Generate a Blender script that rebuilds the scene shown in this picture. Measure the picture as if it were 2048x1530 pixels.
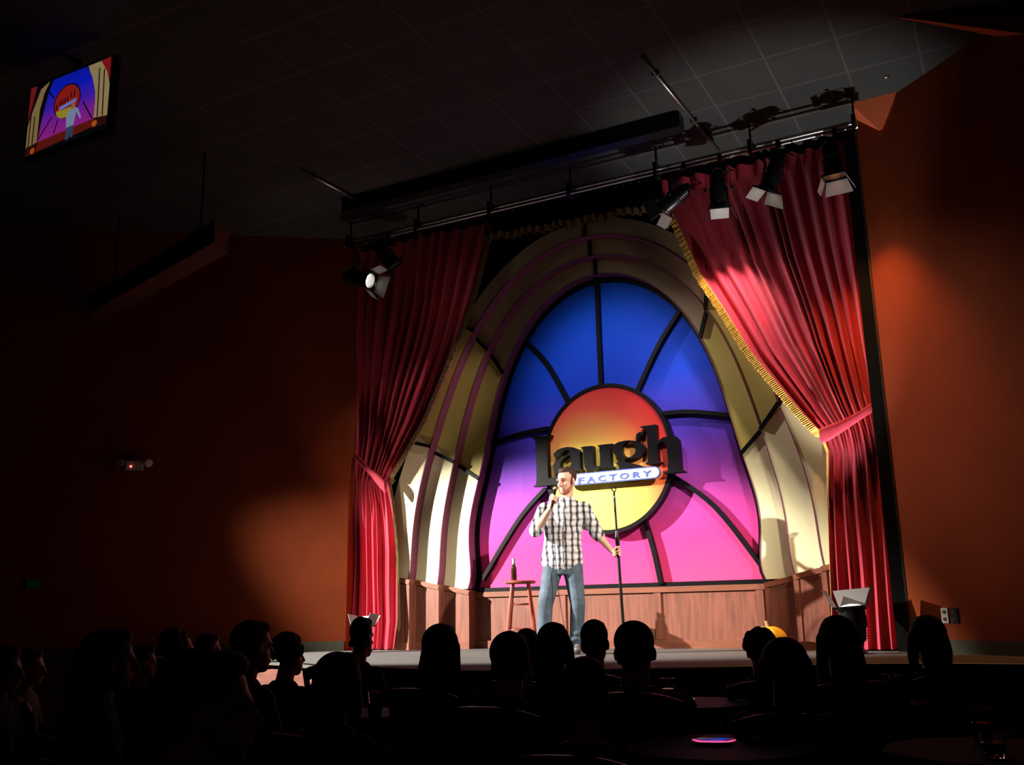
import bpy, bmesh, math, random
from mathutils import Vector, Matrix
random.seed(7)
for o in list(bpy.data.objects): bpy.data.objects.remove(o, do_unlink=True)
SC = bpy.context.scene
COL = SC.collection
R = math.radians

# ------------------------------------------------------------------ camera
F, CX, CY = 1930.0, 1024.0, 765.0
PITCH, YAW, ROLL = R(13.27), R(27.7), math.atan(0.02)
CAM = Vector((0, 0, 0.44))
FW = Vector((-math.sin(YAW)*math.cos(PITCH), math.cos(YAW)*math.cos(PITCH), math.sin(PITCH)))
RT = Vector((math.cos(YAW), math.sin(YAW), 0))
UP = RT.cross(FW)
R2 = RT*math.cos(ROLL) - UP*math.sin(ROLL)
U2 = UP*math.cos(ROLL) + RT*math.sin(ROLL)
cam = bpy.data.objects.new('camera', bpy.data.cameras.new('camera'))
COL.objects.link(cam)
cam.data.sensor_fit = 'HORIZONTAL'; cam.data.sensor_width = 36
cam.data.lens = F/2048*36
cam.data.clip_start = 0.05; cam.data.clip_end = 100
cam.matrix_world = Matrix(((R2.x, U2.x, -FW.x, CAM.x), (R2.y, U2.y, -FW.y, CAM.y), (R2.z, U2.z, -FW.z, CAM.z), (0, 0, 0, 1)))
SC.camera = cam

# ------------------------------------------------------------------ world, exposure
w = bpy.data.worlds.new('world'); SC.world = w; w.use_nodes = True
w.node_tree.nodes['Background'].inputs[0].default_value = (0.30, 0.36, 0.32, 1)
w.node_tree.nodes['Background'].inputs[1].default_value = 0.0002
SC.view_settings.view_transform = 'Standard'; SC.view_settings.look = 'None'
SC.view_settings.gamma = 1; SC.view_settings.exposure = 0; SC.view_settings.use_curve_mapping = False

def spot(name, loc, aim, energy, color, angle, blend=0.3, radius=0.05, parent=None):
    l = bpy.data.lights.new(name, 'SPOT'); l.energy = energy; l.color = color
    l.spot_size = R(angle); l.spot_blend = blend; l.shadow_soft_size = radius
    o = bpy.data.objects.new(name, l); COL.objects.link(o)
    o.location = loc
    o.rotation_euler = (Vector(aim)-Vector(loc)).to_track_quat('-Z', 'Y').to_euler()
    return o
# the two house spots that light the performer from both sides of the audience
spot('house_spot_left', (-12.0, 4.4, 4.3), (-4.4, 10.0, -0.35), 15500, (1.0, 0.94, 0.84), 30, 0.45, 0.05)
spot('house_spot_right', (1.6, 4.9, 4.5), (-4.2, 10.0, 0.6), 2900, (1.0, 0.86, 0.70), 27, 0.7, 0.06)
# added unseen fill spots: dim stage wash, tighter cool one on the painted panel
spot('added_wash', (-4.4, 5.6, 5.0), (-4.0, 10.4, 2.9), 120, (1.0, 0.88, 0.78), 36, 0.9, 0.20)
spot('added_panel_fill', (-3.4, 5.4, 5.0), (-4.15, 10.4, 2.85), 560, (0.86, 0.86, 1.0), 30, 0.8, 0.15)

# ------------------------------------------------------------------ pixel helpers
def ray(x, y): return R2*((x-CX)/F) - U2*((y-CY)/F) + FW
def P(x, y, Y):
    d = ray(x, y); return CAM + d*((Y-CAM.y)/d.y)
def G(x, y, Z):
    d = ray(x, y); return CAM + d*((Z-CAM.z)/d.z)
def D(x, y, dist): return CAM + ray(x, y)*dist

# ------------------------------------------------------------------ materials
MATS = {}
def mat(name, col, rough=0.6, metal=0.0, spec=0.5, noise=0.0, nscale=8.0, bump=0.0, bscale=60.0, sheen=0.0, stretch=None, trans=0.0):
    if name in MATS: return MATS[name]
    m = bpy.data.materials.new(name); m.use_nodes = True; nt = m.node_tree; b = nt.nodes['Principled BSDF']
    b.inputs['Base Color'].default_value = (*col, 1); b.inputs['Roughness'].default_value = rough
    b.inputs['Metallic'].default_value = metal; b.inputs['Specular IOR Level'].default_value = spec
    if sheen: b.inputs['Sheen Weight'].default_value = sheen; b.inputs['Sheen Roughness'].default_value = 0.4
    if trans: b.inputs['Transmission Weight'].default_value = trans
    tc = nt.nodes.new('ShaderNodeTexCoord'); mp = nt.nodes.new('ShaderNodeMapping')
    if stretch: mp.inputs['Scale'].default_value = stretch
    nt.links.new(tc.outputs['Object'], mp.inputs[0])
    if noise:
        n = nt.nodes.new('ShaderNodeTexNoise'); n.inputs['Scale'].default_value = nscale; n.inputs['Detail'].default_value = 4
        nt.links.new(mp.outputs[0], n.inputs['Vector'])
        r = nt.nodes.new('ShaderNodeValToRGB')
        r.color_ramp.elements[0].position = 0.3; r.color_ramp.elements[1].position = 0.7
        r.color_ramp.elements[0].color = (*[c*(1-noise) for c in col], 1)
        r.color_ramp.elements[1].color = (*[min(1, c*(1+noise)) for c in col], 1)
        nt.links.new(n.outputs['Fac'], r.inputs[0]); nt.links.new(r.outputs[0], b.inputs['Base Color'])
    if bump:
        n = nt.nodes.new('ShaderNodeTexNoise'); n.inputs['Scale'].default_value = bscale
        nt.links.new(mp.outputs[0], n.inputs['Vector'])
        bp = nt.nodes.new('ShaderNodeBump'); bp.inputs['Strength'].default_value = bump; bp.inputs['Distance'].default_value = 0.01
        nt.links.new(n.outputs['Fac'], bp.inputs['Height']); nt.links.new(bp.outputs[0], b.inputs['Normal'])
    MATS[name] = m; return m
def emit(name, col, strength=1.0):
    if name in MATS: return MATS[name]
    m = bpy.data.materials.new(name); m.use_nodes = True; nt = m.node_tree
    b = nt.nodes['Principled BSDF']; b.inputs['Base Color'].default_value = (0.01, 0.01, 0.01, 1)
    b.inputs['Emission Color'].default_value = (*col, 1); b.inputs['Emission Strength'].default_value = strength*(0.55 if name.startswith('screen_') else 1)
    MATS[name] = m; return m
def ramp_mat(name, stops, coord, rough=0.55):
    """paint whose colour follows a coordinate socket built by coord(nt)"""
    m = bpy.data.materials.new(name); m.use_nodes = True; nt = m.node_tree; b = nt.nodes['Principled BSDF']
    b.inputs['Roughness'].default_value = rough; b.inputs['Specular IOR Level'].default_value = 0.15
    r = nt.nodes.new('ShaderNodeValToRGB'); cr = r.color_ramp
    while len(cr.elements) > 1: cr.elements.remove(cr.elements[-1])
    for i, (p, c) in enumerate(stops):
        e = cr.elements[0] if i == 0 else cr.elements.new(p)
        e.position = p; e.color = (*c, 1)
    nt.links.new(coord(nt), r.inputs[0]); nt.links.new(r.outputs[0], b.inputs['Base Color'])
    MATS[name] = m; return m
def m_node(nt, op, a, b=None):
    n = nt.nodes.new('ShaderNodeMath'); n.operation = op
    for i, v in enumerate((a, b)):
        if v is None: continue
        if isinstance(v, (int, float)): n.inputs[i].default_value = v
        else: nt.links.new(v, n.inputs[i])
    return n.outputs[0]

M = {}
M['black'] = mat('black_paint', (0.004, 0.003, 0.005), 0.45, spec=0.14)
M['black_cloth'] = mat('black_cloth', (0.003, 0.003, 0.003), 0.95, spec=0.1, bump=0.2)
M['maroon'] = mat('maroon_paint', (0.20, 0.045, 0.10), 0.55, noise=0.08)
M['cream'] = mat('pale_yellow_paint', (0.84, 0.79, 0.48), 0.6, noise=0.05, nscale=2)
M['olive'] = mat('mustard_paint', (0.50, 0.42, 0.10), 0.6, noise=0.06, nscale=2)
M['tan'] = mat('tan_paint', (0.36, 0.25, 0.15), 0.6, noise=0.06, nscale=2)
M['wood'] = mat('wainscot_wood', (0.215, 0.072, 0.045), 0.45, noise=0.28, nscale=3.0, stretch=(9, 9, 0.8), bump=0.05)
M['wood_rail'] = mat('wainscot_rail_wood', (0.235, 0.080, 0.045), 0.4, noise=0.2, nscale=3.0, stretch=(0.8, 9, 9))
M['velvet'] = mat('red_velvet', (0.45, 0.034, 0.062), 0.75, noise=0.12, nscale=5, spec=0.25, sheen=0.08, stretch=(6, 6, 0.5))
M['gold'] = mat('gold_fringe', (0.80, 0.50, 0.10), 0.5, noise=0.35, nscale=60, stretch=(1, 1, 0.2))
M['shaded_gold'] = mat('shaded_gold_fringe', (0.22, 0.14, 0.05), 0.8, noise=0.4, nscale=60, stretch=(1, 1, 0.2))  # gold fringe colour darkened to carry the shade on valance and left curtain
M['wall'] = mat('red_brown_wall_paint', (0.185, 0.032, 0.007), 0.8, spec=0.12, noise=0.08, nscale=2.5, bump=0.12, bscale=120)
M['wedge'] = mat('orange_wall_paint', (0.62, 0.13, 0.045), 0.6, noise=0.06, nscale=3)
M['base'] = mat('dark_carpet_strip', (0.045, 0.045, 0.025), 0.9, noise=0.2, nscale=30)
M['carpet'] = mat('stage_carpet', (0.085, 0.082, 0.080), 0.95, noise=0.25, nscale=60, bump=0.3, bscale=300)
M['floor'] = mat('house_floor', (0.03, 0.028, 0.03), 0.8, noise=0.3, nscale=20)
M['riser'] = mat('riser_wood', (0.14, 0.045, 0.03), 0.55, noise=0.25, nscale=4, stretch=(1, 1, 5))
M['can'] = mat('black_metal', (0.02, 0.02, 0.022), 0.32, metal=0.6)
M['flap_in'] = mat('barn_door_metal', (0.22, 0.22, 0.225), 0.45, metal=0.0)
M['steel'] = mat('steel_pipe', (0.42, 0.42, 0.43), 0.3, metal=0.9)
M['pipe'] = mat('dark_pipe', (0.10, 0.095, 0.09), 0.4, metal=0.7)
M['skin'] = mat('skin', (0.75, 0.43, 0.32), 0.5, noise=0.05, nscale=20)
M['hair'] = mat('dark_brown_hair', (0.045, 0.016, 0.011), 0.7, noise=0.4, nscale=80, bump=0.4, bscale=200)
M['beard'] = mat('stubble', (0.42, 0.15, 0.10), 0.8, noise=0.2, nscale=150)
M['jeans'] = mat('blue_denim', (0.085, 0.125, 0.175), 0.8, noise=0.35, nscale=9, bump=0.25, bscale=60)
M['shoe'] = mat('shoe_leather', (0.07, 0.06, 0.055), 0.5)
M['stool'] = mat('stool_wood', (0.36, 0.085, 0.055), 0.35, noise=0.15, nscale=8, stretch=(6, 6, 0.7))
M['dark_hair'] = mat('dark_hair', (0.016, 0.011, 0.008), 0.8, noise=0.4, nscale=60, bump=0.4, bscale=150)
M['blond_hair'] = mat('light_brown_hair', (0.07, 0.038, 0.02), 0.8, noise=0.4, nscale=60, bump=0.4, bscale=150)
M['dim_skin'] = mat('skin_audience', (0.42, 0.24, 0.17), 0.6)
M['top_dark'] = mat('charcoal_top', (0.014, 0.014, 0.017), 0.95)
M['top_brown'] = mat('brown_top', (0.03, 0.018, 0.015), 0.95)
M['top_grey'] = mat('grey_top', (0.08, 0.08, 0.085), 0.95)
M['trousers'] = mat('dark_trousers', (0.012, 0.012, 0.016), 0.9)
M['chair'] = mat('dark_chair_wood', (0.05, 0.017, 0.010), 0.4)
M['table'] = mat('dark_table_top', (0.010, 0.008, 0.008), 0.75, spec=0.2)
M['glass'] = mat('glass', (0.9, 0.93, 0.93), 0.03, trans=1.0)
M['plate'] = mat('glossy_china', (0.85, 0.8, 0.8), 0.06, metal=0.85)
M['pumpkin'] = mat('pumpkin_skin', (1.0, 0.44, 0.01), 0.45, noise=0.15, nscale=6)
M['stem'] = mat('pumpkin_stem', (0.42, 0.28, 0.12), 0.7)
M['plastic'] = mat('cream_plastic', (0.40, 0.37, 0.31), 0.5)
M['lens'] = emit('lamp_lens', (1.0, 0.93, 0.8), 28.0)
M['lens_orange'] = emit('lamp_lens_orange', (1.0, 0.33, 0.12), 22.0)
M['lens_yellow'] = emit('lamp_lens_yellow', (1.0, 0.78, 0.45), 22.0)
M['lens_low'] = emit('lamp_lens_low', (1.0, 0.93, 0.85), 2.5)
M['lens_dim'] = emit('lamp_lens_dim', (1.0, 0.85, 0.6), 1.5)

# ceiling tiles
def ceiling_mat():
    m = bpy.data.materials.new('ceiling_tiles'); m.use_nodes = True; nt = m.node_tree; b = nt.nodes['Principled BSDF']
    b.inputs['Roughness'].default_value = 0.85
    tc = nt.nodes.new('ShaderNodeTexCoord'); sp = nt.nodes.new('ShaderNodeSeparateXYZ'); nt.links.new(tc.outputs['Object'], sp.inputs[0])
    def line(sock, off):
        t = m_node(nt, 'ADD', sock, off); t = m_node(nt, 'DIVIDE', t, 0.632); t = m_node(nt, 'FRACT', t)
        t = m_node(nt, 'SUBTRACT', t, 0.5); t = m_node(nt, 'ABSOLUTE', t); return m_node(nt, 'GREATER_THAN', t, 0.484)
    g = m_node(nt, 'MAXIMUM', line(sp.outputs[0], 40*0.632+2.22), line(sp.outputs[1], 40*0.632-8.73))
    n = nt.nodes.new('ShaderNodeTexNoise'); n.inputs['Scale'].default_value = 3
    nt.links.new(tc.outputs['Object'], n.inputs['Vector'])
    r = nt.nodes.new('ShaderNodeValToRGB'); r.color_ramp.elements[0].color = (0.022, 0.026, 0.025, 1); r.color_ramp.elements[1].color = (0.036, 0.040, 0.039, 1)
    nt.links.new(n.outputs['Fac'], r.inputs[0])
    mx = nt.nodes.new('ShaderNodeMix'); mx.data_type = 'RGBA'
    nt.links.new(g, mx.inputs[0]); nt.links.new(r.outputs[0], mx.inputs[6]); mx.inputs[7].default_value = (0.068, 0.064, 0.068, 1)
    nt.links.new(mx.outputs[2], b.inputs['Base Color'])
    return m
M['ceiling'] = ceiling_mat()

def plaid():
    m = bpy.data.materials.new('plaid_shirt'); m.use_nodes = True; nt = m.node_tree; b = nt.nodes['Principled BSDF']
    b.inputs['Roughness'].default_value = 0.9
    tc = nt.nodes.new('ShaderNodeTexCoord'); nz = nt.nodes.new('ShaderNodeTexNoise'); nz.inputs['Scale'].default_value = 9
    nt.links.new(tc.outputs['Object'], nz.inputs['Vector'])
    sc = nt.nodes.new('ShaderNodeVectorMath'); sc.operation = 'SCALE'; sc.inputs['Scale'].default_value = 0.05
    nt.links.new(nz.outputs['Color'], sc.inputs[0])
    ad = nt.nodes.new('ShaderNodeVectorMath'); ad.operation = 'ADD'
    nt.links.new(tc.outputs['Object'], ad.inputs[0]); nt.links.new(sc.outputs[0], ad.inputs[1])
    sp = nt.nodes.new('ShaderNodeSeparateXYZ'); nt.links.new(ad.outputs[0], sp.inputs[0])
    def stripe(sock, per, wdt, ph=0.0):
        t = m_node(nt, 'ADD', sock, 10+ph); t = m_node(nt, 'DIVIDE', t, per); t = m_node(nt, 'FRACT', t)
        t = m_node(nt, 'SUBTRACT', t, 0.5); t = m_node(nt, 'ABSOLUTE', t)
        t = m_node(nt, 'SUBTRACT', t, 0.5-wdt); t = m_node(nt, 'MULTIPLY', t, 9.0)
        n = nt.nodes.new('ShaderNodeClamp'); nt.links.new(t, n.inputs[0]); return n.outputs[0]
    v = stripe(sp.outputs[0], 0.064, 0.23); h = stripe(sp.outputs[2], 0.066, 0.24)
    t = m_node(nt, 'MULTIPLY', v, 0.80); t2 = m_node(nt, 'MULTIPLY', h, 0.34)
    s = m_node(nt, 'ADD', t, t2)
    r = nt.nodes.new('ShaderNodeValToRGB'); r.color_ramp.elements[0].color = (0.80, 0.80, 0.82, 1); r.color_ramp.elements[1].color = (0.035, 0.03, 0.045, 1)
    e = r.color_ramp.elements.new(0.5); e.color = (0.26, 0.25, 0.30, 1)
    nt.links.new(s, r.inputs[0]); nt.links.new(r.outputs[0], b.inputs['Base Color'])
    return m
M['plaid'] = plaid()

# ------------------------------------------------------------------ object helpers
def tag(o, label=None, cat=None, group=None, kind=None):
    if label: o['label'] = label
    if cat: o['category'] = cat
    if group: o['group'] = group
    if kind: o['kind'] = kind
    return o
def empty(name, loc=(0, 0, 0), rotz=0.0):
    o = bpy.data.objects.new(name, None); COL.objects.link(o); o.location = loc; o.rotation_euler = (0, 0, rotz)
    o.empty_display_size = 0.1; return o
def link(name, bm, m, parent=None, smooth=False, auto=None):
    """geometry given in the parent's local space (or world when no parent)"""
    bmesh.ops.recalc_face_normals(bm, faces=bm.faces[:])
    me = bpy.data.meshes.new(name); bm.to_mesh(me); bm.free()
    for mm in (m if isinstance(m, (list, tuple)) else [m]): me.materials.append(mm)
    if smooth:
        for p in me.polygons: p.use_smooth = True
    if auto is not None:
        me.set_sharp_from_angle(angle=R(auto))
    o = bpy.data.objects.new(name, me); COL.objects.link(o)
    if parent: o.parent = parent
    return o
def copy_tree(o, parent=None):
    c = o.copy(); COL.objects.link(c)
    if parent: c.parent = parent
    for ch in list(o.children): copy_tree(ch, c)
    return c
BM = bmesh.new
def frame(d):
    d = Vector(d).normalized(); a = Vector((0, 0, 1)) if abs(d.z) < 0.95 else Vector((1, 0, 0))
    u = d.cross(a).normalized(); v = d.cross(u).normalized(); return u, v, d
def box(bm, lo, hi, bevel=0.0):
    lo, hi = Vector(lo), Vector(hi)
    r = bmesh.ops.create_cube(bm, size=1.0)
    vs = r['verts']
    for v in vs: v.co = Vector(((lo.x+hi.x)/2+v.co.x*(hi.x-lo.x), (lo.y+hi.y)/2+v.co.y*(hi.y-lo.y), (lo.z+hi.z)/2+v.co.z*(hi.z-lo.z)))
    if bevel:
        es = list({e for v in vs for e in v.link_edges})
        bmesh.ops.bevel(bm, geom=es, offset=bevel, segments=2, affect='EDGES')
def bar(bm, a, b, wd, ht, side=None):
    """square-section bar from a to b; side = direction of the width"""
    a, b = Vector(a), Vector(b); d = (b-a).normalized()
    s = Vector(side) if side is not None else frame(d)[0]
    s = (s - d*s.dot(d)).normalized(); t = d.cross(s)
    q = []
    for p in (a, b):
        q.append([bm.verts.new(p + s*wd/2*i + t*ht/2*j) for i, j in ((-1, -1), (1, -1), (1, 1), (-1, 1))])
    bm.faces.new(q[0]); bm.faces.new(q[1])
    for i in range(4): bm.faces.new((q[0][i], q[0][(i+1) % 4], q[1][(i+1) % 4], q[1][i]))
def tube(bm, pts, rad, seg=10, caps=True):
    pts = [Vector(p) for p in pts]
    rr = rad if isinstance(rad, (list, tuple)) else [rad]*len(pts)
    rings = []; u0 = None
    for i, p in enumerate(pts):
        d = (pts[min(i+1, len(pts)-1)]-pts[max(i-1, 0)]).normalized()
        if u0 is None: u0 = frame(d)[0]
        u0 = (u0 - d*u0.dot(d)).normalized(); v0 = d.cross(u0)
        rings.append([bm.verts.new(p + (u0*math.cos(2*math.pi*k/seg)+v0*math.sin(2*math.pi*k/seg))*rr[i]) for k in range(seg)])
    for a, b in zip(rings, rings[1:]):
        for k in range(seg): bm.faces.new((a[k], a[(k+1) % seg], b[(k+1) % seg], b[k]))
    if caps: bm.faces.new(rings[0]); bm.faces.new(rings[-1])
def capsule(bm, p0, p1, r0, r1, seg=14):
    p0, p1 = Vector(p0), Vector(p1); d = (p1-p0)
    if d.length < 1e-5: d = Vector((0, 0, 1e-3))
    dn = d.normalized(); pts = []; rr = []
    for a in (80, 60, 35, 15): pts.append(p0 - dn*r0*math.sin(R(a))); rr.append(r0*math.cos(R(a)))
    for t in (0, 0.25, 0.5, 0.75, 1): pts.append(p0+d*t); rr.append(r0+(r1-r0)*t)
    for a in (15, 35, 60, 80): pts.append(p1 + dn*r1*math.sin(R(a))); rr.append(r1*math.cos(R(a)))
    tube(bm, pts, rr, seg)
def ellipsoid(bm, c, rx, ry, rz, rot=None, seg=24):
    r = bmesh.ops.create_uvsphere(bm, u_segments=seg, v_segments=seg//2+2, radius=1.0)
    for v in r['verts']:
        p = Vector((v.co.x*rx, v.co.y*ry, v.co.z*rz))
        if rot is not None: p = rot @ p
        v.co = p + Vector(c)
def loft(bm, rings, seg=24):
    """rings: (cx, cy, cz, rx, ry)"""
    rs = []
    for cx, cy, cz, rx, ry in rings:
        rs.append([bm.verts.new((cx+rx*math.cos(2*math.pi*k/seg), cy+ry*math.sin(2*math.pi*k/seg), cz)) for k in range(seg)])
    for a, b in zip(rs, rs[1:]):
        for k in range(seg): bm.faces.new((a[k], a[(k+1) % seg], b[(k+1) % seg], b[k]))
    bm.faces.new(rs[0]); bm.faces.new(rs[-1])
def lathe(bm, prof, c=(0, 0, 0), axis=(0, 0, 1), seg=24, caps=False):
    u, v, d = frame(axis); c = Vector(c); rs = []
    for r, h in prof:
        rs.append([bm.verts.new(c + d*h + (u*math.cos(2*math.pi*k/seg)+v*math.sin(2*math.pi*k/seg))*max(r, 1e-4)) for k in range(seg)])
    for a, b in zip(rs, rs[1:]):
        for k in range(seg): bm.faces.new((a[k], a[(k+1) % seg], b[(k+1) % seg], b[k]))
    if caps: bm.faces.new(rs[0]); bm.faces.new(rs[-1])
def slab(bm, pts, depth, holes=()):
    """polygon (list of world points in a plane of constant Y) with holes, extruded by depth in +Y"""
    edges = []; tops = []
    for loop in [pts]+list(holes):
        vs = [bm.verts.new(Vector(p)) for p in loop]
        for a, b in zip(vs, vs[1:]+vs[:1]): edges.append(bm.edges.new((a, b)))
        tops.append(vs)
    r = bmesh.ops.triangle_fill(bm, edges=edges, use_beauty=True, use_dissolve=False)
    faces = [g for g in r['geom'] if isinstance(g, bmesh.types.BMFace)]
    ex = bmesh.ops.extrude_face_region(bm, geom=faces)
    for g in ex['geom']:
        if isinstance(g, bmesh.types.BMVert): g.co.y += depth
def smoothed(pts, n=6, closed=True):
    out = []; L = len(pts)
    rng = range(L) if closed else range(L-1)
    for i in rng:
        p0, p1, p2, p3 = [Vector(pts[(i+k) % L] if closed else pts[min(max(i+k, 0), L-1)]) for k in (-1, 0, 1, 2)]
        for j in range(n):
            t = j/n
            out.append(0.5*((2*p1)+(-p0+p2)*t+(2*p0-5*p1+4*p2-p3)*t*t+(-p0+3*p1-3*p2+p3)*t*t*t))
    if not closed: out.append(Vector(pts[-1]))
    return out
def remesh(name, bm, m, voxel, smooth=4, parent=None, factor=0.5):
    me = bpy.data.meshes.new(name+'_raw'); bmesh.ops.recalc_face_normals(bm, faces=bm.faces[:]); bm.to_mesh(me); bm.free()
    o = bpy.data.objects.new(name+'_raw', me); COL.objects.link(o)
    r = o.modifiers.new('r', 'REMESH'); r.mode = 'VOXEL'; r.voxel_size = voxel; r.use_smooth_shade = True
    s = o.modifiers.new('s', 'SMOOTH'); s.iterations = smooth; s.factor = factor
    dg = bpy.context.evaluated_depsgraph_get(); dg.update()
    me2 = bpy.data.meshes.new_from_object(o.evaluated_get(dg)); me2.name = name
    bpy.data.objects.remove(o, do_unlink=True); bpy.data.meshes.remove(me)
    me2.materials.clear(); me2.materials.append(m)
    for p in me2.polygons: p.use_smooth = True
    c = bpy.data.objects.new(name, me2); COL.objects.link(c)
    if parent: c.parent = parent
    return c
def lerp(a, b, t): return a+(b-a)*t
def interp(xs, ys, x):
    if x <= xs[0]: return ys[0]
    for i in range(len(xs)-1):
        if x <= xs[i+1]: return lerp(ys[i], ys[i+1], (x-xs[i])/(xs[i+1]-xs[i]))
    return ys[-1]

# ================================================================== THE ROOM
ZC, ZF, YW = 5.3, -0.75, 9.75
def quad_obj(name, pts, m, kind='structure', thick=None):
    bm = BM(); vs = [bm.verts.new(p) for p in pts]; f = bm.faces.new(vs)
    if thick is not None:
        ex = bmesh.ops.extrude_face_region(bm, geom=[f])
        for g in ex['geom']:
            if isinstance(g, bmesh.types.BMVert): g.co += Vector(thick)
    o = link(name, bm, m); 
    if kind: o['kind'] = kind
    return o
quad_obj('floor', [(-16, -2.5, ZF), (7, -2.5, ZF), (7, 11, ZF), (-16, 11, ZF)], M['floor'], thick=(0, 0, -0.1))
quad_obj('ceiling', [(-16, -2.5, ZC), (7, -2.5, ZC), (7, 11.2, ZC), (-16, 11.2, ZC)], M['ceiling'], thick=(0, 0, 0.1))
CL = Vector((P(693, 1200, YW).x, YW, 0)); CR = Vector((P(1818, 1230, YW).x, YW, 0))
def wall(name, a, b, out, z0=ZF, z1=ZC, m=None):
    a, b, out = Vector(a), Vector(b), Vector(out)
    return quad_obj(name, [(a.x, a.y, z0), (b.x, b.y, z0), (b.x, b.y, z1), (a.x, a.y, z1)], m or M['wall'], thick=out)
LD = Vector((-0.80, -0.60, 0)); RD = Vector((0.92, -0.78, 0)).normalized()
LE = CL+LD*8.3; RE = CR+RD*8.5
wall('wall_left', CL, LE, (-0.06, 0.10, 0))
wall('wall_right', CR, RE, (0.08, 0.09, 0))
wall('wall_left_return', CL, CL+Vector((0, 0.42, 0)), (-0.05, 0, 0))
wall('wall_right_return', CR, CR+Vector((0, 0.42, 0)), (0.05, 0, 0))
wall('wall_back', (-9.5, 10.75, 0), (0.6, 10.75, 0), (0, 0.1, 0), m=M['black_cloth'])
wall('wall_left_side', LE, (LE.x, -2.5, 0), (-0.1, 0, 0))
wall('wall_right_side', RE, (RE.x, -2.5, 0), (0.1, 0, 0))
wall('wall_rear', (-16, -2.5, 0), (7, -2.5, 0), (0, -0.1, 0))
# baseboards along both angled walls, on the stage platform
def strip(name, a, b, z0, z1, off, m):
    a, b = Vector(a), Vector(b); d = (b-a).normalized(); n = Vector((d.y, -d.x, 0))
    if n.dot(Vector((-4.2, 5, 0))-a) < 0: n = -n
    bm = BM(); v = [bm.verts.new((p.x, p.y, z)) for p, z in ((a, z0), (b, z0), (b, z1), (a, z1))]
    f = bm.faces.new(v); ex = bmesh.ops.extrude_face_region(bm, geom=[f])
    for g in ex['geom']:
        if isinstance(g, bmesh.types.BMVert): g.co += n*off
    o = link(name, bm, m); o['kind'] = 'structure'; return o
strip('baseboard_right', CR+RD*0.02, RE, 0.0, 0.115, 0.02, M['base'])
strip('baseboard_left', CL+LD*0.02, LE, 0.0, 0.115, 0.02, M['base'])

# stage platform
front = [LE+Vector((0.0, -0.3, 0)), Vector((-10.5, 7.5, 0)), Vector((-8.4, 8.0, 0)), Vector((-7.1, 7.95, 0)), Vector((-5.9, 7.35, 0)), Vector((-4.6, 6.75, 0)), Vector((-3.6, 6.62, 0)), Vector((-2.6, 7.12, 0)), Vector((-1.9, 7.55, 0)), Vector((-1.0, 8.0, 0)), Vector((-0.1, 8.02, 0)), Vector((1.0, 7.7, 0)), Vector((2.2, 6.9, 0))]
fr = smoothed(front, 6, closed=False)
for q in fr: q.z = 0
back = [(2.2, 10.9), (-15, 10.9)]
bm = BM(); vs = [bm.verts.new((q.x, q.y, -0.0)) for q in fr]+[bm.verts.new((x, y, 0)) for x, y in back]
f = bm.faces.new(vs); ex = bmesh.ops.extrude_face_region(bm, geom=[f])
for g in ex['geom']:
    if isinstance(g, bmesh.types.BMVert): g.co.z = -0.06
stage = link('stage_floor', bm, M['carpet']); tag(stage, kind='structure')
bm = BM()
for a, b in zip(fr, fr[1:]):
    d = Vector((0.0, 0.05, 0))
    vs = [bm.verts.new(Vector((p.x, p.y, z))+d) for p, z in ((a, ZF), (b, ZF), (b, -0.06), (a, -0.06))]; bm.faces.new(vs)
bmesh.ops.remove_doubles(bm, verts=bm.verts[:], dist=1e-4)
tag(link('stage_riser', bm, M['riser']), kind='structure')
bm = BM(); tube(bm, [Vector((q.x, q.y-0.002, -0.012)) for q in fr], 0.012, 6)
tag(link('trim_1', bm, M['pipe'], smooth=True), kind='structure')

# orange wedge-shaped corbels where the walls meet the ceiling
def wedge(name, pts, label):
    bm = BM(); v = [bm.verts.new(p) for p in pts]
    for i in range(len(v)):
        pass
    bmesh.ops.convex_hull(bm, input=bm.verts[:])
    o = link(name, bm, M['wedge']); tag(o, label, 'wall corbel'); return o
A_ = G(1700, 207, ZC-0.002); B_ = G(1793, 183, ZC-0.002); C_ = P(1760, 262, 9.46); D_ = P(1714, 238, 9.68)
wedge('ceiling_wedge', [A_, B_, C_, D_, CR+Vector((0.02, -0.03, ZC-0.002)), Vector((C_.x+0.06, 9.56, C_.z+0.1))], 'bright orange pyramid wedge under the ceiling, above the right end of the lighting bar')
a = G(1783, 33, ZC-0.002); b = G(2100, 12, ZC-0.002); c = G(2100, 62, ZC-0.002)
wedge('ceiling_wedge', [a, b, c, Vector((b.x, b.y, ZC-0.30)), Vector((c.x, c.y, ZC-0.16))], 'dim brown pointed wedge under the ceiling in the top right corner')
hb = empty('hanging_beam', (-8.3, 7.0, 4.3)); tag(hb, 'dim brown boxed beam hanging high in the dark, upper left of the left curtain', 'beam')
p0, p1 = G(430, 440, 4.32), G(180, 590, 4.32)
bm = BM(); bk = Vector((-0.10, 0.30, 0))
v = [bm.verts.new(q-Vector((-8.3, 7.0, 4.3))+o) for q in (p0, p1) for o in (Vector((0, 0, 0)), Vector((0, 0, -0.24)), bk+Vector((0, 0, -0.24)), bk)]
bmesh.ops.convex_hull(bm, input=bm.verts[:]); link('beam_box', bm, mat('beam_paint', (0.07, 0.018, 0.006), 0.8), hb)
for t in (0.15, 0.85):
    q = p0.lerp(p1, t)+bk*0.5; bm = BM(); tube(bm, [q-Vector((-8.3, 7.0, 4.3))-Vector((0, 0, 0.02)), Vector((q.x, q.y, ZC-0.001))-Vector((-8.3, 7.0, 4.3))], 0.012, 8); link('hanger_rod', bm, M['can'], hb)

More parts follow.
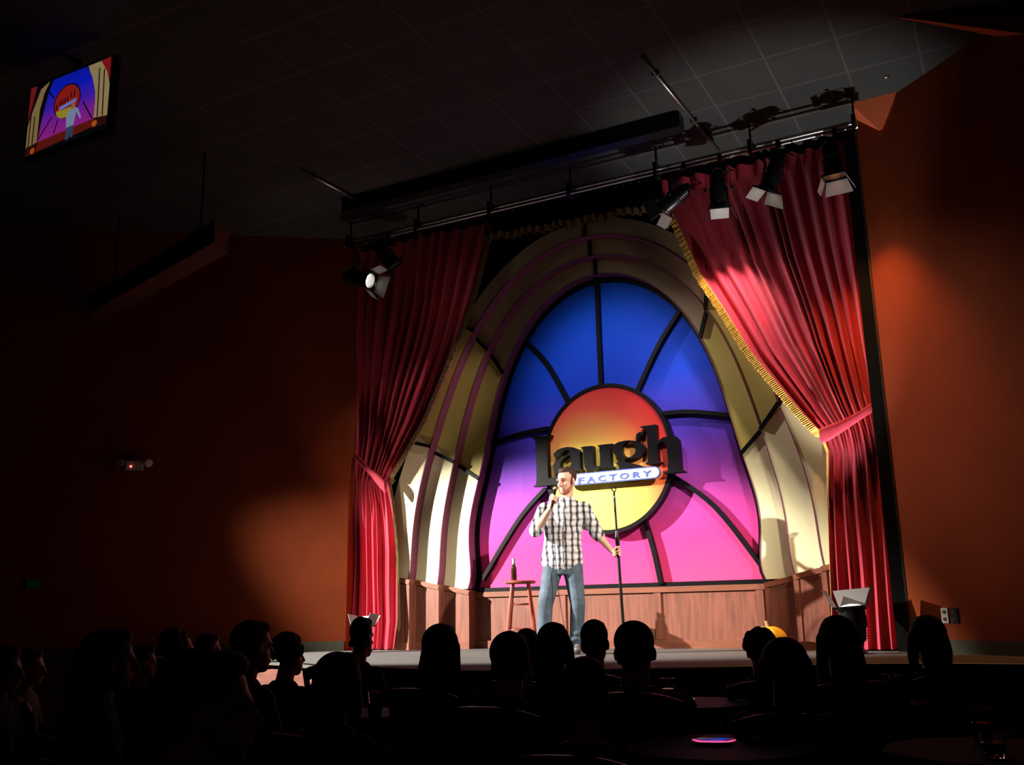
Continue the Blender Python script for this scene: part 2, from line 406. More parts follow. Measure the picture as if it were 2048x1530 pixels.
# ================================================================== BACKDROP ARCH
X0, Z0 = -4.22, 0.7
CO = {1: (8.44, -10.43, 7.75, -3.19, 1.10, -0.04), 2: (6.12, -5.82, 4.64, -1.74, 0.66, -0.05), 3: (6.43, -5.86, 4.60, -1.75, 0.64, -0.05)}
def rad(k, ph):
    if k == 0: return rad(1, ph)-0.055
    if k == 4: return rad(3, ph)+0.21+0.24*(1-math.cos(ph))
    ph = max(-1.6, min(1.6, ph)); c = CO[k]
    return c[0]+c[1]*math.cos(ph)+c[2]*math.cos(2*ph)+c[3]*math.cos(3*ph)+c[4]*math.cos(4*ph)+c[5]*math.sin(ph)
YP = {0: 10.45, 1: 10.28, 2: 10.14, 3: 10.0}
def ap(r, ph, Y): return Vector((X0+r*math.sin(ph), Y, Z0+r*math.cos(ph)))
PH = 1.57
arch = empty('stage_arch', (X0, 10.2, 0)); 
tag(arch, 'tall pointed oval arch with cream bands and a blue to pink centre', 'stage backdrop')
def sub(bm, name, m, par, smooth=False, auto=None):
    bmesh.ops.translate(bm, vec=-Vector(par.matrix_world.translation if par.parent else par.location), verts=bm.verts[:])
    return link(name, bm, m, par, smooth, auto)
# painted centre panel
def zc(nt):
    tc = nt.nodes.new('ShaderNodeTexCoord'); sp = nt.nodes.new('ShaderNodeSeparateXYZ'); nt.links.new(tc.outputs['Object'], sp.inputs[0])
    t = m_node(nt, 'MULTIPLY', sp.outputs[0], -0.05)
    return m_node(nt, 'DIVIDE', m_node(nt, 'ADD', sp.outputs[2], t), 4.6)
M['panel'] = ramp_mat('airbrushed_panel', [(0.15, (0.88, 0.065, 0.22)), (0.25, (0.78, 0.045, 0.25)), (0.37, (0.40, 0.05, 0.36)), (0.50, (0.12, 0.05, 0.60)), (0.66, (0.012, 0.065, 0.72)), (0.95, (0.001, 0.12, 0.95))], zc)
bm = BM(); N = 60
pts = [ap(rad(1, -PH+2*PH*i/N)+0.03, -PH+2*PH*i/N, YP[0]) for i in range(N+1)]
pts[0].z = 0.66; pts[-1].z = 0.66
slab(bm, pts, 0.04); sub(bm, 'painted_panel', M['panel'], arch)
def ring(bm, k0, k1, p0, p1, yf, yb, n, o0=0.0, o1=0.0):
    prev = None
    for i in range(n+1):
        ph = lerp(p0, p1, i/n)
        q = [bm.verts.new(ap(rad(k0, ph)+o0, ph, yf)), bm.verts.new(ap(rad(k1, ph)+o1, ph, yf)), bm.verts.new(ap(rad(k1, ph)+o1, ph, yb)), bm.verts.new(ap(rad(k0, ph)+o0, ph, yb))]
        if prev:
            for j in range(4): bm.faces.new((prev[j], prev[(j+1) % 4], q[(j+1) % 4], q[j]))
        else: bm.faces.new(q)
        prev = q
    bm.faces.new(prev)
bm = BM(); ring(bm, 0, 1, -PH, PH, YP[0]-0.035, YP[0]+0.0, 60, 0, 0.02)
bar(bm, (X0-1.79, YP[0]-0.02, 0.685), (X0+1.77, YP[0]-0.02, 0.685), 0.045, 0.05, (0, 0, 1))
sub(bm, 'black_frame', M['black'], arch, smooth=False)
J = [-PH, -0.90, -0.46, 0.0, 0.43, 0.875, PH]
SEGM = ['cream', 'olive', 'tan', 'tan', 'olive', 'cream']
for k in (1, 2, 3):
    for j in range(6):
        bm = BM(); ring(bm, k, k+1, J[j], J[j+1], YP[k], YP[k-1]-0.001, 16, 0.012, 0.04 if k < 3 else 0)
        sub(bm, 'band_segment', M[SEGM[j]], arch, auto=40, smooth=True)
    bm = BM(); ring(bm, k, k, -PH, PH, YP[k]-0.006, YP[k-1], 72, 0.0, 0.012)
    sub(bm, 'reveal', M['maroon'], arch, auto=40, smooth=True)
    for ph in J[1:-1]:
        bm = BM(); wd = 0.04
        a = ap(rad(k, ph)+0.0, ph, YP[k]-0.012); b = ap(rad(k+1, ph)+(0.02 if k < 3 else -0.03), ph-0.012*k if ph else 0, YP[k]-0.012)
        bar(bm, a, b, 0.03, wd, (0, 1, 0)); sub(bm, 'joint_strip', M['black'], arch)
# spokes on the panel
SP = [[(1194, 552), (1198, 660), (1203, 775)], [(1364, 617), (1318, 691), (1274, 786)], [(1055, 686), (1094, 727), (1138, 804)],
      [(1098, 857), (1040, 869), (985, 889)], [(1322, 828), (1380, 824), (1462, 831)], [(1340, 948), (1431.5, 1015), (1532, 1143)],
      [(1290, 1040), (1308, 1100), (1323, 1168)], [(1092, 978), (1039, 1040), (966, 1160)]]
for s in SP:
    pts = smoothed([P(x, y, YP[0]-0.04) for x, y in s], 6, closed=False)
    bm = BM(); n = len(pts); prev = None
    for i, p in enumerate(pts):
        d = (pts[min(i+1, n-1)]-pts[max(i-1, 0)]).normalized(); t = Vector((d.z, 0, -d.x))*0.024
        q = [bm.verts.new(p+t+Vector((0, y0, 0))) for y0 in (-0.035, 0.045)]+[bm.verts.new(p-t+Vector((0, y0, 0))) for y0 in (0.045, -0.035)]
        if prev:
            for j in range(4): bm.faces.new((prev[j], prev[(j+1) % 4], q[(j+1) % 4], q[j]))
        else: bm.faces.new(q)
        prev = q
    bm.faces.new(prev); sub(bm, 'spoke', M['black'], arch, auto=40, smooth=True)

# ================================================================== LOGO SIGN
DX, DZ = -4.195, 2.135
logo = empty('logo_sign', (DX, 10.3, DZ))
tag(logo, 'round red and yellow sign lettered Laugh Factory, mounted on the arch above the performer', 'sign')
def dist(nt):
    tc = nt.nodes.new('ShaderNodeTexCoord'); mp = nt.nodes.new('ShaderNodeMapping'); mp.inputs['Location'].default_value = (0.22, 0, 0.42)
    mp.inputs['Scale'].default_value = (1.0, 0, 0.86)
    nt.links.new(tc.outputs['Object'], mp.inputs[0]); v = nt.nodes.new('ShaderNodeVectorMath'); v.operation = 'LENGTH'; nt.links.new(mp.outputs[0], v.inputs[0])
    return m_node(nt, 'DIVIDE', v.outputs['Value'], 1.25)
M['disc'] = ramp_mat('airbrushed_disc', [(0.0, (0.92, 0.80, 0.16)), (0.36, (0.92, 0.74, 0.12)), (0.56, (0.88, 0.36, 0.09)), (0.76, (0.80, 0.09, 0.05)), (0.95, (0.66, 0.02, 0.03))], dist)
RX, RZ = 0.815, 0.875
def ell(rx, rz, Y, n=72): return [Vector((DX+rx*math.cos(2*math.pi*i/n), Y, DZ+rz*math.sin(2*math.pi*i/n))) for i in range(n)]
bm = BM(); slab(bm, ell(RX-0.03, RZ-0.03, 10.30), 0.07); disc_ = sub(bm, 'disc', M['disc'], logo)
bm = BM(); slab(bm, ell(RX, RZ, 10.285), 0.12, [ell(RX-0.045, RZ-0.045, 10.285)]); sub(bm, 'rim', M['black'], logo).parent = disc_
YL = 10.20
def ca(p): return P(1050+p[0]/10.928, 850+p[1]/10.928, YL)
def cb(p): return P(1200+p[0]/9.561, 830+p[1]/9.561, YL)
LET = {
 'letter_l': (ca, [(125, 272), (230, 250), (460, 228), (555, 208), (548, 238), (492, 275), (480, 350), (490, 800), (506, 1160), (600, 1160), (680, 1120), (735, 1060), (740, 1290), (480, 1325), (330, 1335), (168, 1348), (238, 1300), (250, 1180), (240, 700), (228, 360), (190, 300)], []),
 'letter_a': (ca, [(628, 690), (618, 630), (700, 550), (800, 502), (930, 478), (1050, 487), (1150, 525), (1195, 600), (1200, 720), (1205, 900), (1215, 955), (1252, 972), (1245, 996), (1040, 1000), (1012, 960), (1000, 930), (940, 965), (880, 1010), (760, 1060), (680, 1060), (625, 1000), (610, 900), (650, 800), (730, 742), (850, 690), (950, 640), (975, 600), (950, 545), (900, 538), (840, 575), (780, 645), (700, 697), (655, 705)],
              [[(998, 655), (1008, 850), (985, 900), (900, 960), (820, 968), (775, 920), (770, 840), (830, 745), (920, 685)]]),
 'letter_u': (ca, [(1208, 488), (1300, 467), (1475, 455), (1480, 600), (1490, 850), (1515, 900), (1570, 915), (1640, 880), (1635, 600), (1620, 480), (1568, 450), (1700, 425), (1905, 405), (1868, 450), (1855, 520), (1865, 800), (1878, 890), (1930, 922), (1920, 938), (1665, 948), (1645, 930), (1580, 970), (1450, 997), (1350, 975), (1300, 915), (1285, 800), (1270, 560), (1245, 520)], []),
 'letter_g': (cb, [(235, 650), (260, 575), (340, 520), (460, 490), (560, 482), (688, 500), (685, 430), (692, 370), (745, 330), (825, 322), (828, 368), (790, 395), (748, 435), (728, 510), (800, 545), (850, 620), (850, 690), (800, 770), (700, 812), (560, 838), (475, 848), (470, 880), (520, 908), (640, 930), (760, 958), (850, 1005), (870, 1080), (850, 1150), (800, 1215), (700, 1255), (560, 1278), (400, 1270), (290, 1240), (235, 1180), (235, 1085), (300, 1045), (370, 1020), (350, 965), (312, 932), (340, 890), (405, 870), (425, 838), (340, 795), (262, 740)],
              [[(540+142*math.cos(t*0.349), 658+150*math.sin(t*0.349)) for t in range(18)], [(480, 1040), (600, 1008), (700, 1012), (760, 1070), (740, 1150), (650, 1215), (500, 1232), (380, 1225), (300, 1170), (310, 1100), (400, 1055)]]),
 'letter_h': (cb, [(752, 228), (850, 205), (1065, 180), (1075, 350), (1088, 525), (1190, 432), (1330, 400), (1440, 408), (1490, 455), (1510, 530), (1530, 800), (1545, 1030), (1622, 1072), (1625, 1092), (1430, 1102), (1232, 1128), (1222, 1108), (1292, 1070), (1302, 900), (1280, 650), (1255, 550), (1205, 512), (1140, 530), (1100, 570), (1100, 700), (1112, 870), (1172, 895), (1162, 912), (870, 942), (868, 925), (915, 890), (910, 600), (890, 330), (860, 272)], []),
}
for nm, (fn, outl, holes) in LET.items():
    bm = BM(); slab(bm, [fn(p) for p in outl], 0.09, [[fn(p) for p in h] for h in holes]); sub(bm, nm, M['black'], logo)
# nameplate
M['plate_white'] = mat('pale_blue_white_plate', (0.72, 0.80, 0.95), 0.5); M['plate_blue'] = mat('nameplate_blue', (0.05, 0.10, 0.42), 0.5)
YN = 10.16
def pill(grow, Y):
    tl, tr, br, bl = P(1128, 952, Y), P(1308, 934.5, Y), P(1308.5, 954.8, Y), P(1129, 970.5, Y)
    out = []
    for a, b, sg in ((tr, br, 1), (bl, tl, -1)):
        c = (a+b)/2; v = (a-b)/2; L = v.length+grow; v = v.normalized(); h = Vector((v.z, 0, -v.x))
        for i in range(13):
            t = math.pi*i/12; out.append(c+(v*math.cos(t)+h*math.sin(t))*L)
    return out
bm = BM(); slab(bm, pill(0.0, YN), 0.03); npl = sub(bm, 'nameplate', M['plate_white'], logo)
bm = BM(); slab(bm, pill(0.012, YN+0.006), 0.03); sub(bm, 'nameplate_edge', M['plate_blue'], logo).parent = npl
def letter_poly(ch):
    cu = bpy.data.curves.new('t', 'FONT'); cu.body = ch; cu.offset = 0.025; o = bpy.data.objects.new('t', cu); COL.objects.link(o)
    dg = bpy.context.evaluated_depsgraph_get(); dg.update(); me = bpy.data.meshes.new_from_object(o.evaluated_get(dg))
    vs = [v.co.copy() for v in me.vertices]; fs = [list(p.vertices) for p in me.polygons]
    bpy.data.objects.remove(o, do_unlink=True); bpy.data.meshes.remove(me)
    x0, x1 = min(v.x for v in vs), max(v.x for v in vs); y0, y1 = min(v.y for v in vs), max(v.y for v in vs)
    return [((v.x-x0)/(x1-x0), (v.y-y0)/(y1-y0)) for v in vs], fs
BX = {'F': (1156, 1168), 'A': (1173.5, 1190.5), 'C': (1196, 1212), 'T': (1217.5, 1233.5), 'O': (1239.5, 1257.5), 'R': (1265.5, 1281), 'Y': (1285, 1303)}
for ch, (xa, xb) in BX.items():
    vs, fs = letter_poly(ch); bm = BM(); vv = []
    for u, v in vs:
        px = lerp(xa, xb, u); mid = 961.2-(px-1160)*0.1045
        vv.append(bm.verts.new(P(px, mid+6.0-12.0*v, YN-0.008)))
    for f in fs:
        try: bm.faces.new([vv[i] for i in f])
        except ValueError: pass
    ex = bmesh.ops.extrude_face_region(bm, geom=bm.faces[:])
    for g in ex['geom']:
        if isinstance(g, bmesh.types.BMVert): g.co.y += 0.0078
    sub(bm, 'nameplate_letter', M['plate_blue'], logo).parent = npl

# ================================================================== WAINSCOT
wa = empty('wainscot', (X0, 10.2, 0)); tag(wa, 'stepped brown wood wainscot panelling along the bottom of the arch', 'wall panelling')
def wtop(dx): return 0.665+max(0, abs(dx)-1.74)*0.215
bm = BM(); box(bm, (X0-1.80, 10.43, 0), (X0+1.78, 10.52, 0.655)); sub(bm, 'centre_panel', M['wood'], wa)
bm = BM(); box(bm, (X0-1.80, 10.405, 0.60), (X0+1.78, 10.43, 0.66)); sub(bm, 'top_rail', M['wood_rail'], wa)
bm = BM(); box(bm, (X0-1.80, 10.40, 0.0), (X0+1.78, 10.43, 0.09)); sub(bm, 'bottom_rail', M['wood_rail'], wa)
for px in (1127, 1318, 1524):
    x = P(px, 1240, 10.43).x; bm = BM(); box(bm, (x-0.045, 10.412, 0.09), (x+0.045, 10.43, 0.60), 0.006); sub(bm, 'batten', M['wood'], wa)
for sgn, e in ((-1, {1: 1.80, 2: 2.14, 3: 2.47, 4: 2.98}), (1, {1: 1.745, 2: 2.075, 3: 2.38, 4: 2.72})):
    for k in (1, 2, 3):
        x0, x1 = X0+sgn*e[k], X0+sgn*(e[k+1]+(0.03 if k < 3 else 0)); yf = YP[k]-0.03; yb = YP[k-1]-0.03 if k > 1 else 10.44
        bm = BM()
        qs = []
        for x in (x0, x1):
            z1 = wtop(x-X0); qs.append([bm.verts.new((x, yf, 0)), bm.verts.new((x, yf, z1)), bm.verts.new((x, yb, z1)), bm.verts.new((x, yb, 0))])
        bm.faces.new(qs[0]); bm.faces.new(qs[1])
        for j in range(4): bm.faces.new((qs[0][j], qs[0][(j+1) % 4], qs[1][(j+1) % 4], qs[1][j]))
        sub(bm, 'step_panel', M['wood'], wa)
        bm = BM(); xm = x0+sgn*0.02
        bar(bm, (x0, yf-0.008, wtop(x0-X0)-0.03), (x1, yf-0.008, wtop(x1-X0)-0.03), 0.05, 0.016, (0, 0, 1)); sub(bm, 'top_rail', M['wood_rail'], wa)
        bm = BM(); box(bm, (min(x0, x1), yf-0.014, 0), (max(x0, x1), yf, 0.085)); sub(bm, 'bottom_rail', M['wood_rail'], wa)
        bm = BM(); box(bm, (min(x0, x0+sgn*0.05), yf-0.01, 0.085), (max(x0, x0+sgn*0.05), yf, wtop(x0-X0)-0.055)); sub(bm, 'batten', M['wood'], wa)

# ================================================================== CURTAINS
def curve_px(pts, Y):
    """returns f(z)->x for a traced edge"""
    w3 = [P(x, y, Y) for x, y in pts]; zs = [p.z for p in w3][::-1]; xs = [p.x for p in w3][::-1]
    return lambda z: interp(zs, xs, z)
def curtain(name, label, outer, inner, Y, tie_z, seed, nfold, amp, tie_pts, fr_m='gold', fr_w=1.0):
    rnd = random.Random(seed)
    fo, fi = curve_px(outer, Y), curve_px(inner, Y)
    root = empty(name, (fo(1.0), Y, 0)); tag(root, label, 'curtain')
    def make_knots(n):
        ph = [0]
        for i in range(n): ph.append(ph[-1]+rnd.uniform(0.45, 1.6))
        return [p/ph[-1] for p in ph], [rnd.uniform(0.45, 1.2) for _ in ph]
    K1, K2 = make_knots(nfold), make_knots(6)
    def wave(K, u):
        knots, am = K
        for i in range(len(knots)-1):
            if u <= knots[i+1]:
                t = (u-knots[i])/(knots[i+1]-knots[i]); s = math.cos(2*math.pi*t)
                return lerp(am[i], am[i+1], t)*(abs(s)**0.8*(1 if s > 0 else -1))
        return am[-1]
    def fold(u, z):
        k = 1/(1+math.exp(-(z-tie_z+0.25)*9))
        return k*wave(K1, u) + (1-k)*(wave(K2, u)*0.9+0.25*wave(K1, u)) + 0.07*math.sin(17*u+1.1*z+seed)
    NU, NV = nfold*16, 110
    bm = BM(); grid = []
    for j in range(NV+1):
        z = lerp(ZC-0.12, 0.015, j/NV); row = []
        xo, xi = fo(z), fi(z); wdt = abs(xi-xo)
        near = math.exp(-((z-tie_z)/0.28)**2)
        a = amp*(1-0.45*near)*(1.0 if z > tie_z else 0.8)
        for i in range(NU+1):
            u = i/NU
            tw = 0.035*math.sin(5*u+z*1.3+seed)*math.exp(-((z-tie_z)/1.2)**2)
            uu = min(1, max(0, u+tw*math.sin(math.pi*u)))
            # folds fan out of the gathered point: above the tie the cloth sags between bar and tie
            belly = -0.05*near*math.sin(math.pi*min(1, u*1.0))
            y = Y - a*fold(u, z) + belly + 0.02*math.sin(3*z+6*u+seed)
            row.append(bm.verts.new((lerp(xo, xi, uu), y, z)))
        grid.append(row)
    for r0, r1 in zip(grid, grid[1:]):
        for i in range(NU): bm.faces.new((r0[i], r0[i+1], r1[i+1], r1[i]))
    dr = sub(bm, 'drape', M['velvet'], root, smooth=True)
    # gold fringe down the inner edge
    bm = BM(); prev = None; s = 1 if fi(3) > fo(3) else -1
    n = 1000; zt = ZC-0.35
    for i in range(n+1):
        z = lerp(zt, 0.25, i/n); x = fi(z); y = Y-0.075-0.01*math.sin(i*1.7)
        if z < tie_z+0.05: y = Y-0.02
        wd = (0.056+0.004*(i % 2)+0.004*math.sin(i*0.9)+0.004*math.sin(i*0.23)) *fr_w if z > tie_z else 0.012
        q = [bm.verts.new((x-s*0.012, y-0.012, z)), bm.verts.new((x+s*wd, y+0.004, z-0.03)), bm.verts.new((x+s*wd*0.9, y+0.022, z-0.03)), bm.verts.new((x-s*0.012, y+0.03, z))]
        if prev:
            for j in range(4): bm.faces.new((prev[j], prev[(j+1) % 4], q[(j+1) % 4], q[j]))
        prev = q
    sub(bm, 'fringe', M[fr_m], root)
    # tieback sash
    bm = BM(); pts = smoothed([P(x, y, Y-dy) for x, y, dy in tie_pts], 8, closed=False); prev = None; n = len(pts)
    for i, p in enumerate(pts):
        t = i/(n-1); hw = lerp(0.075, 0.035, t)*(1+0.15*math.sin(9*t))
        q = []
        for k in range(10):
            an = 2*math.pi*k/10; q.append(bm.verts.new(p+Vector((0, math.cos(an)*0.03*(1+0.2*math.sin(3*an)), math.sin(an)*hw))))
        if prev:
            for j in range(10): bm.faces.new((prev[j], prev[(j+1) % 10], q[(j+1) % 10], q[j]))
        else: bm.faces.new(q)
        prev = q
    bm.faces.new(prev); sub(bm, 'tieback', M['velvet'], root, smooth=True)
    return root
YCU = 9.91
TZR = P(1640, 868, YCU).z; TZL = P(770, 965, YCU).z
curtain('stage_curtain', 'red velvet curtain with bright gold fringe, tied back to the right wall', 
        [(1695, 200), (1703, 330), (1725, 520), (1752, 760), (1766, 850), (1788, 1100), (1806, 1300)],
        [(1330, 390), (1362, 460), (1402, 550), (1450, 622), (1502, 705), (1560, 775), (1605, 828), (1643, 868), (1655, 900), (1656, 1000), (1664, 1180), (1668, 1300)],
        YCU, TZR, 3, 13, 0.062, [(1640, 872, 0.13), (1665, 862, 0.17), (1712, 836, 0.15), (1748, 812, 0.12), (1770, 798, 0.06)])
curtain('stage_curtain', 'red velvet curtain in shadow at the top, tied back to the left wall', 
        [(722, 420), (718, 560), (716, 760), (716, 900), (713, 1100), (708, 1300)],
        [(992, 420), (978, 500), (958, 580), (930, 660), (895, 745), (855, 840), (812, 915), (782, 965), (788, 1010), (796, 1100), (800, 1240), (792, 1305)],
        YCU, TZL, 11, 11, 0.058, [(772, 975, 0.15), (752, 955, 0.17), (732, 935, 0.14), (713, 915, 0.08)], 'shaded_gold', 0.45)
# valance with fringe
vx0, vx1 = P(960, 480, 9.80).x, P(1345, 400, 9.80).x
val = empty('valance', ((vx0+vx1)/2, 9.8, 5.0)); tag(val, 'dark gathered valance with a shade-darkened gold fringe over the top of the arch', 'valance')
bm = BM(); grid = []
for j in range(7):
    row = []
    for i in range(241):
        u = i/240; x = lerp(vx0, vx1, u); zb = lerp(P(975, 466, 9.8).z, P(1345, 396, 9.8).z, u)+0.035*math.sin(u*19)**2
        z = lerp(ZC-0.03, zb, j/6); row.append(bm.verts.new((x, 9.92-0.035*math.sin(u*150+0.6*math.sin(u*31)), z)))
    grid.append(row)
for r0, r1 in zip(grid, grid[1:]):
    for i in range(240): bm.faces.new((r0[i], r0[i+1], r1[i+1], r1[i]))
sub(bm, 'valance_cloth', M['black_cloth'], val, smooth=True)
bm = BM(); prev = None
for i in range(961):
    u = i/960; x = lerp(vx0, vx1, u); zb = lerp(P(975, 466, 9.8).z, P(1345, 396, 9.8).z, u)+0.035*math.sin(u*19)**2
    y = 9.90-0.035*math.sin(u*150+0.6*math.sin(u*31)); hz = 0.075+0.005*(i % 2)
    q = [bm.verts.new((x, y-0.012, zb)), bm.verts.new((x, y-0.008, zb-hz)), bm.verts.new((x, y+0.012, zb-hz)), bm.verts.new((x, y+0.012, zb))]
    if prev:
        for j in range(4): bm.faces.new((prev[j], prev[(j+1) % 4], q[(j+1) % 4], q[j]))
    prev = q
sub(bm, 'fringe', M['shaded_gold'], val)
# black masking legs beside the curtains
def leg(x0, x1, label, bead_x):
    r = empty('masking_panel', ((x0+x1)/2, YW, 0)); tag(r, label, 'masking panel')
    bm = BM(); box(bm, (x0, YW+0.0, 0.0), (x1, YW+0.03, ZC-0.001)); sub(bm, 'black_panel', M['black_cloth'], r)
    bm = BM(); box(bm, (bead_x-0.006, YW-0.012, 0.0), (bead_x+0.006, YW+0.0, ZC-0.001)); sub(bm, 'edge_bead', M['pipe'], r)
xr = P(1788, 1230, YW).x
leg(xr, CR.x, 'narrow black strip panel between the right curtain and the right wall', CR.x-0.006)

# ================================================================== LIGHTING BAR AND LAMPS
bx0, bx1, by, bz = P(690, 497, 9.2).x, P(1712, 243, 9.2).x, 9.2, 4.97
lb = empty('lighting_bar', ((bx0+bx1)/2, by, bz)); tag(lb, 'long double steel pipe bar hung below the ceiling in front of the stage', 'lighting bar')
for dz, dy in ((0.0, 0.0), (0.09, 0.10)):
    bm = BM(); tube(bm, [(bx0, by+dy, bz+dz), (bx1, by+dy, bz+dz)], 0.022, 12); sub(bm, 'pipe', M['steel'], lb, smooth=True, auto=40)
for i in range(7):
    x = lerp(bx0+0.05, bx1-0.02, i/6)
    bm = BM(); bar(bm, (x, by+0.05, bz+0.045), (x, by+0.05, ZC-0.001), 0.02, 0.02); box(bm, (x-0.02, by-0.03, bz-0.03), (x+0.02, by+0.13, bz+0.12)); sub(bm, 'hanger', M['can'], lb)
for x in (bx0, bx1):
    bm = BM(); lathe(bm, [(0.0, 0), (0.035, 0), (0.035, 0.02), (0, 0.02)], (x-0.01, by, bz), (1, 0, 0), 16); sub(bm, 'end_cap', M['steel'], lb)

def par_lamp(loc, aim, label, hang=None, size=1.0, lens='lens', energy=0, color=(1, 1, 1), angle=40, blend=0.5, gel=None, roll=0.0, group='stage lamps', flaps=(1, 1, 1, 1), stand=False, dome=False, tilt=0.42, open_front=False):
    """can light: loc = centre of the can, aim = direction it points"""
    loc = Vector(loc); d = Vector(aim).normalized()
    root = empty('stage_lamp', loc); tag(root, label, 'stage lamp', group)
    L = 0.16*size*(0.7 if stand else 1); r = 0.085*size
    u, v, _ = frame(d)
    bm = BM(); lathe(bm, [(0.0, -L*1.15), (r*0.45, -L*1.12), (r*0.6, -L*0.9), (r*0.72, -L*0.85), (r*0.85, -L*0.2), (r, 0.0), (r, L*0.85), (r*1.12, L*0.86), (r*1.12, L), (r*0.95, L), (r*0.93, L*0.6), (r*0.8, L*0.3)], (0, 0, 0), d, 28)
    for k in range(4):
        h = -L*0.75+k*L*0.14; lathe(bm, [(r*0.75, h), (r*0.92, h), (r*0.92, h+0.008), (r*0.75, h+0.008)], (0, 0, 0), d, 28)
    link('can', bm, M['can'], root, smooth=True, auto=35)
    bm = BM(); lathe(bm, [(0.0, 0), (r*0.85, 0), (r*0.8, 0.010), (r*0.5, 0.022), (0.0, 0.03)], d*(L*1.0+0.008 if dome else L*0.45), d, 24); link('lens', bm, M[lens], root, smooth=True)
    # yoke
    pts = []
    side = u
    if abs(side.z) > 0.5: side = v
    upv = d.cross(side).normalized()
    if upv.z < 0: upv = -upv
    if stand: upv = -upv if upv.z > 0 else upv
    w_ = r*1.3
    for a, b in ((-1, 0), (-1, 1), (1, 1), (1, 0)): pts.append(side*w_*a + (Vector((0, 0, -1 if stand else 1))*0.9+upv*0.1)*b*r*2.2)
    bm = BM()
    for a, b in zip(pts, pts[1:]): bar(bm, a, b, 0.025, 0.006, d)
    for s_ in (-1, 1): lathe(bm, [(0, 0), (0.018, 0), (0.018, 0.03), (0, 0.03)], side*w_*s_, side*s_, 12)
    yoke = link('yoke', bm, M['can'], root)
    if hang is not None:
        bm = BM(); top = (pts[1]+pts[2])/2; tube(bm, [top, Vector(hang)-loc], 0.012, 8); e = Vector(hang)-loc
        box(bm, e-Vector((0.025, 0.03, 0.035)), e+Vector((0.025, 0.03, 0.035)), 0.006); link('clamp', bm, M['can'], yoke)
        bm = BM(); c0 = -d*L*1.1; m_ = (c0+e)/2+Vector((0.08, 0.05, -0.04)); tube(bm, smoothed([c0, m_+Vector((0.05, 0, -0.05)), m_, e+Vector((0.05, 0, 0.0))], 6, False), 0.006, 6); link('power_cord', bm, M['can'], root, smooth=True)
    # barn doors
    bm = BM(); e1, e2 = u, v; s = r*1.15
    cr_, sr_ = math.cos(roll), math.sin(roll); e1, e2 = u*cr_+v*sr_, v*cr_-u*sr_
    c = d*(L+0.006); 
    for a, b in ((e1, e2), (e2, e1)):
        for q in (-1, 1): bar(bm, c+a*s*q-b*s, c+a*s*q+b*s, 0.018, 0.008, d)
    dfr = link('door_frame', bm, M['can'], root)
    for i, (a, b, q) in enumerate(((e1, e2, -1), (e1, e2, 1), (e2, e1, -1), (e2, e1, 1))):
        if not flaps[i]: continue
        if open_front and (a*q).dot((CAM-loc).normalized()) > 0.5: continue
        ln = s*1.35
        p0 = c+a*s*q; p1 = p0+(d*math.cos(tilt)+a*q*math.sin(tilt))*ln
        ww0, ww1 = s*0.92, s*(1.25 if i < 2 else 0.85)
        bm = BM(); n = (p1-p0).cross(b).normalized()*0.0015
        q0 = [p0-b*ww0, p0+b*ww0, p1+b*ww1, p1-b*ww1]
        f1 = [bm.verts.new(x+n) for x in q0]; f2 = [bm.verts.new(x-n) for x in q0]
        bm.faces.new(f1); bm.faces.new(f2[::-1])
        for k in range(4): bm.faces.new((f1[k], f1[(k+1) % 4], f2[(k+1) % 4], f2[k]))
        link('barn_door', bm, M['flap_in'], dfr)
    if energy:
        sp = spot('lamp_beam', (0, 0, 0), d, energy, color, angle, blend, 0.04); sp.location = d*(L+0.055); sp.parent = root
    return root
def LP(px, py): return P(px, py, 9.15)
TOP = lambda px: Vector((P(px, lerp(497, 243, (px-690)/1022), 9.2).x, 9.2, bz))
par_lamp(LP(1352, 395), (-0.86, 0.20, -0.42), 'black stage lamp angled to the left, above the left end of the gold fringe', TOP(1368), lens='lens', size=1.05, energy=190, color=(1, 0.78, 0.78), angle=21, blend=0.8)
par_lamp(LP(1437, 378), (-0.12, 0.42, -0.88), 'stage lamp with a brightly lit white barn door, above the gold fringe', TOP(1440), lens='lens', energy=150, color=(1, 0.80, 0.72), angle=70, blend=0.5, size=1.1, open_front=True)
par_lamp(LP(1548, 345), (-0.45, 0.22, -0.80), 'stage lamp with pale yellow lit barn doors, second from the right on the bar', TOP(1556), lens='lens_yellow', size=1.1, energy=60, color=(1, 0.8, 0.6), angle=60, open_front=True)
par_lamp(LP(1664, 318), (0.03, 0.10, -1.0), 'stage lamp with an orange lit barn door at the right end of the bar', TOP(1668), lens='lens_orange', size=1.1, energy=240, color=(1, 0.38, 0.10), angle=78, blend=1.0, open_front=True)
par_lamp(LP(716, 556), (0.93, 0.11, -0.33), 'stage lamp with a bright white barn door at the left end of the bar', TOP(705), lens='lens', energy=820, color=(1, 0.86, 0.78), angle=36, blend=1.0, tilt=0.6, open_front=True, size=1.15)
par_lamp(P(770, 508, 9.35), (0.45, 0.35, -0.72), 'unlit black stage lamp beside the bright one at the left end of the bar', TOP(778), lens='lens_dim', size=1.15, flaps=(0, 0, 0, 0))
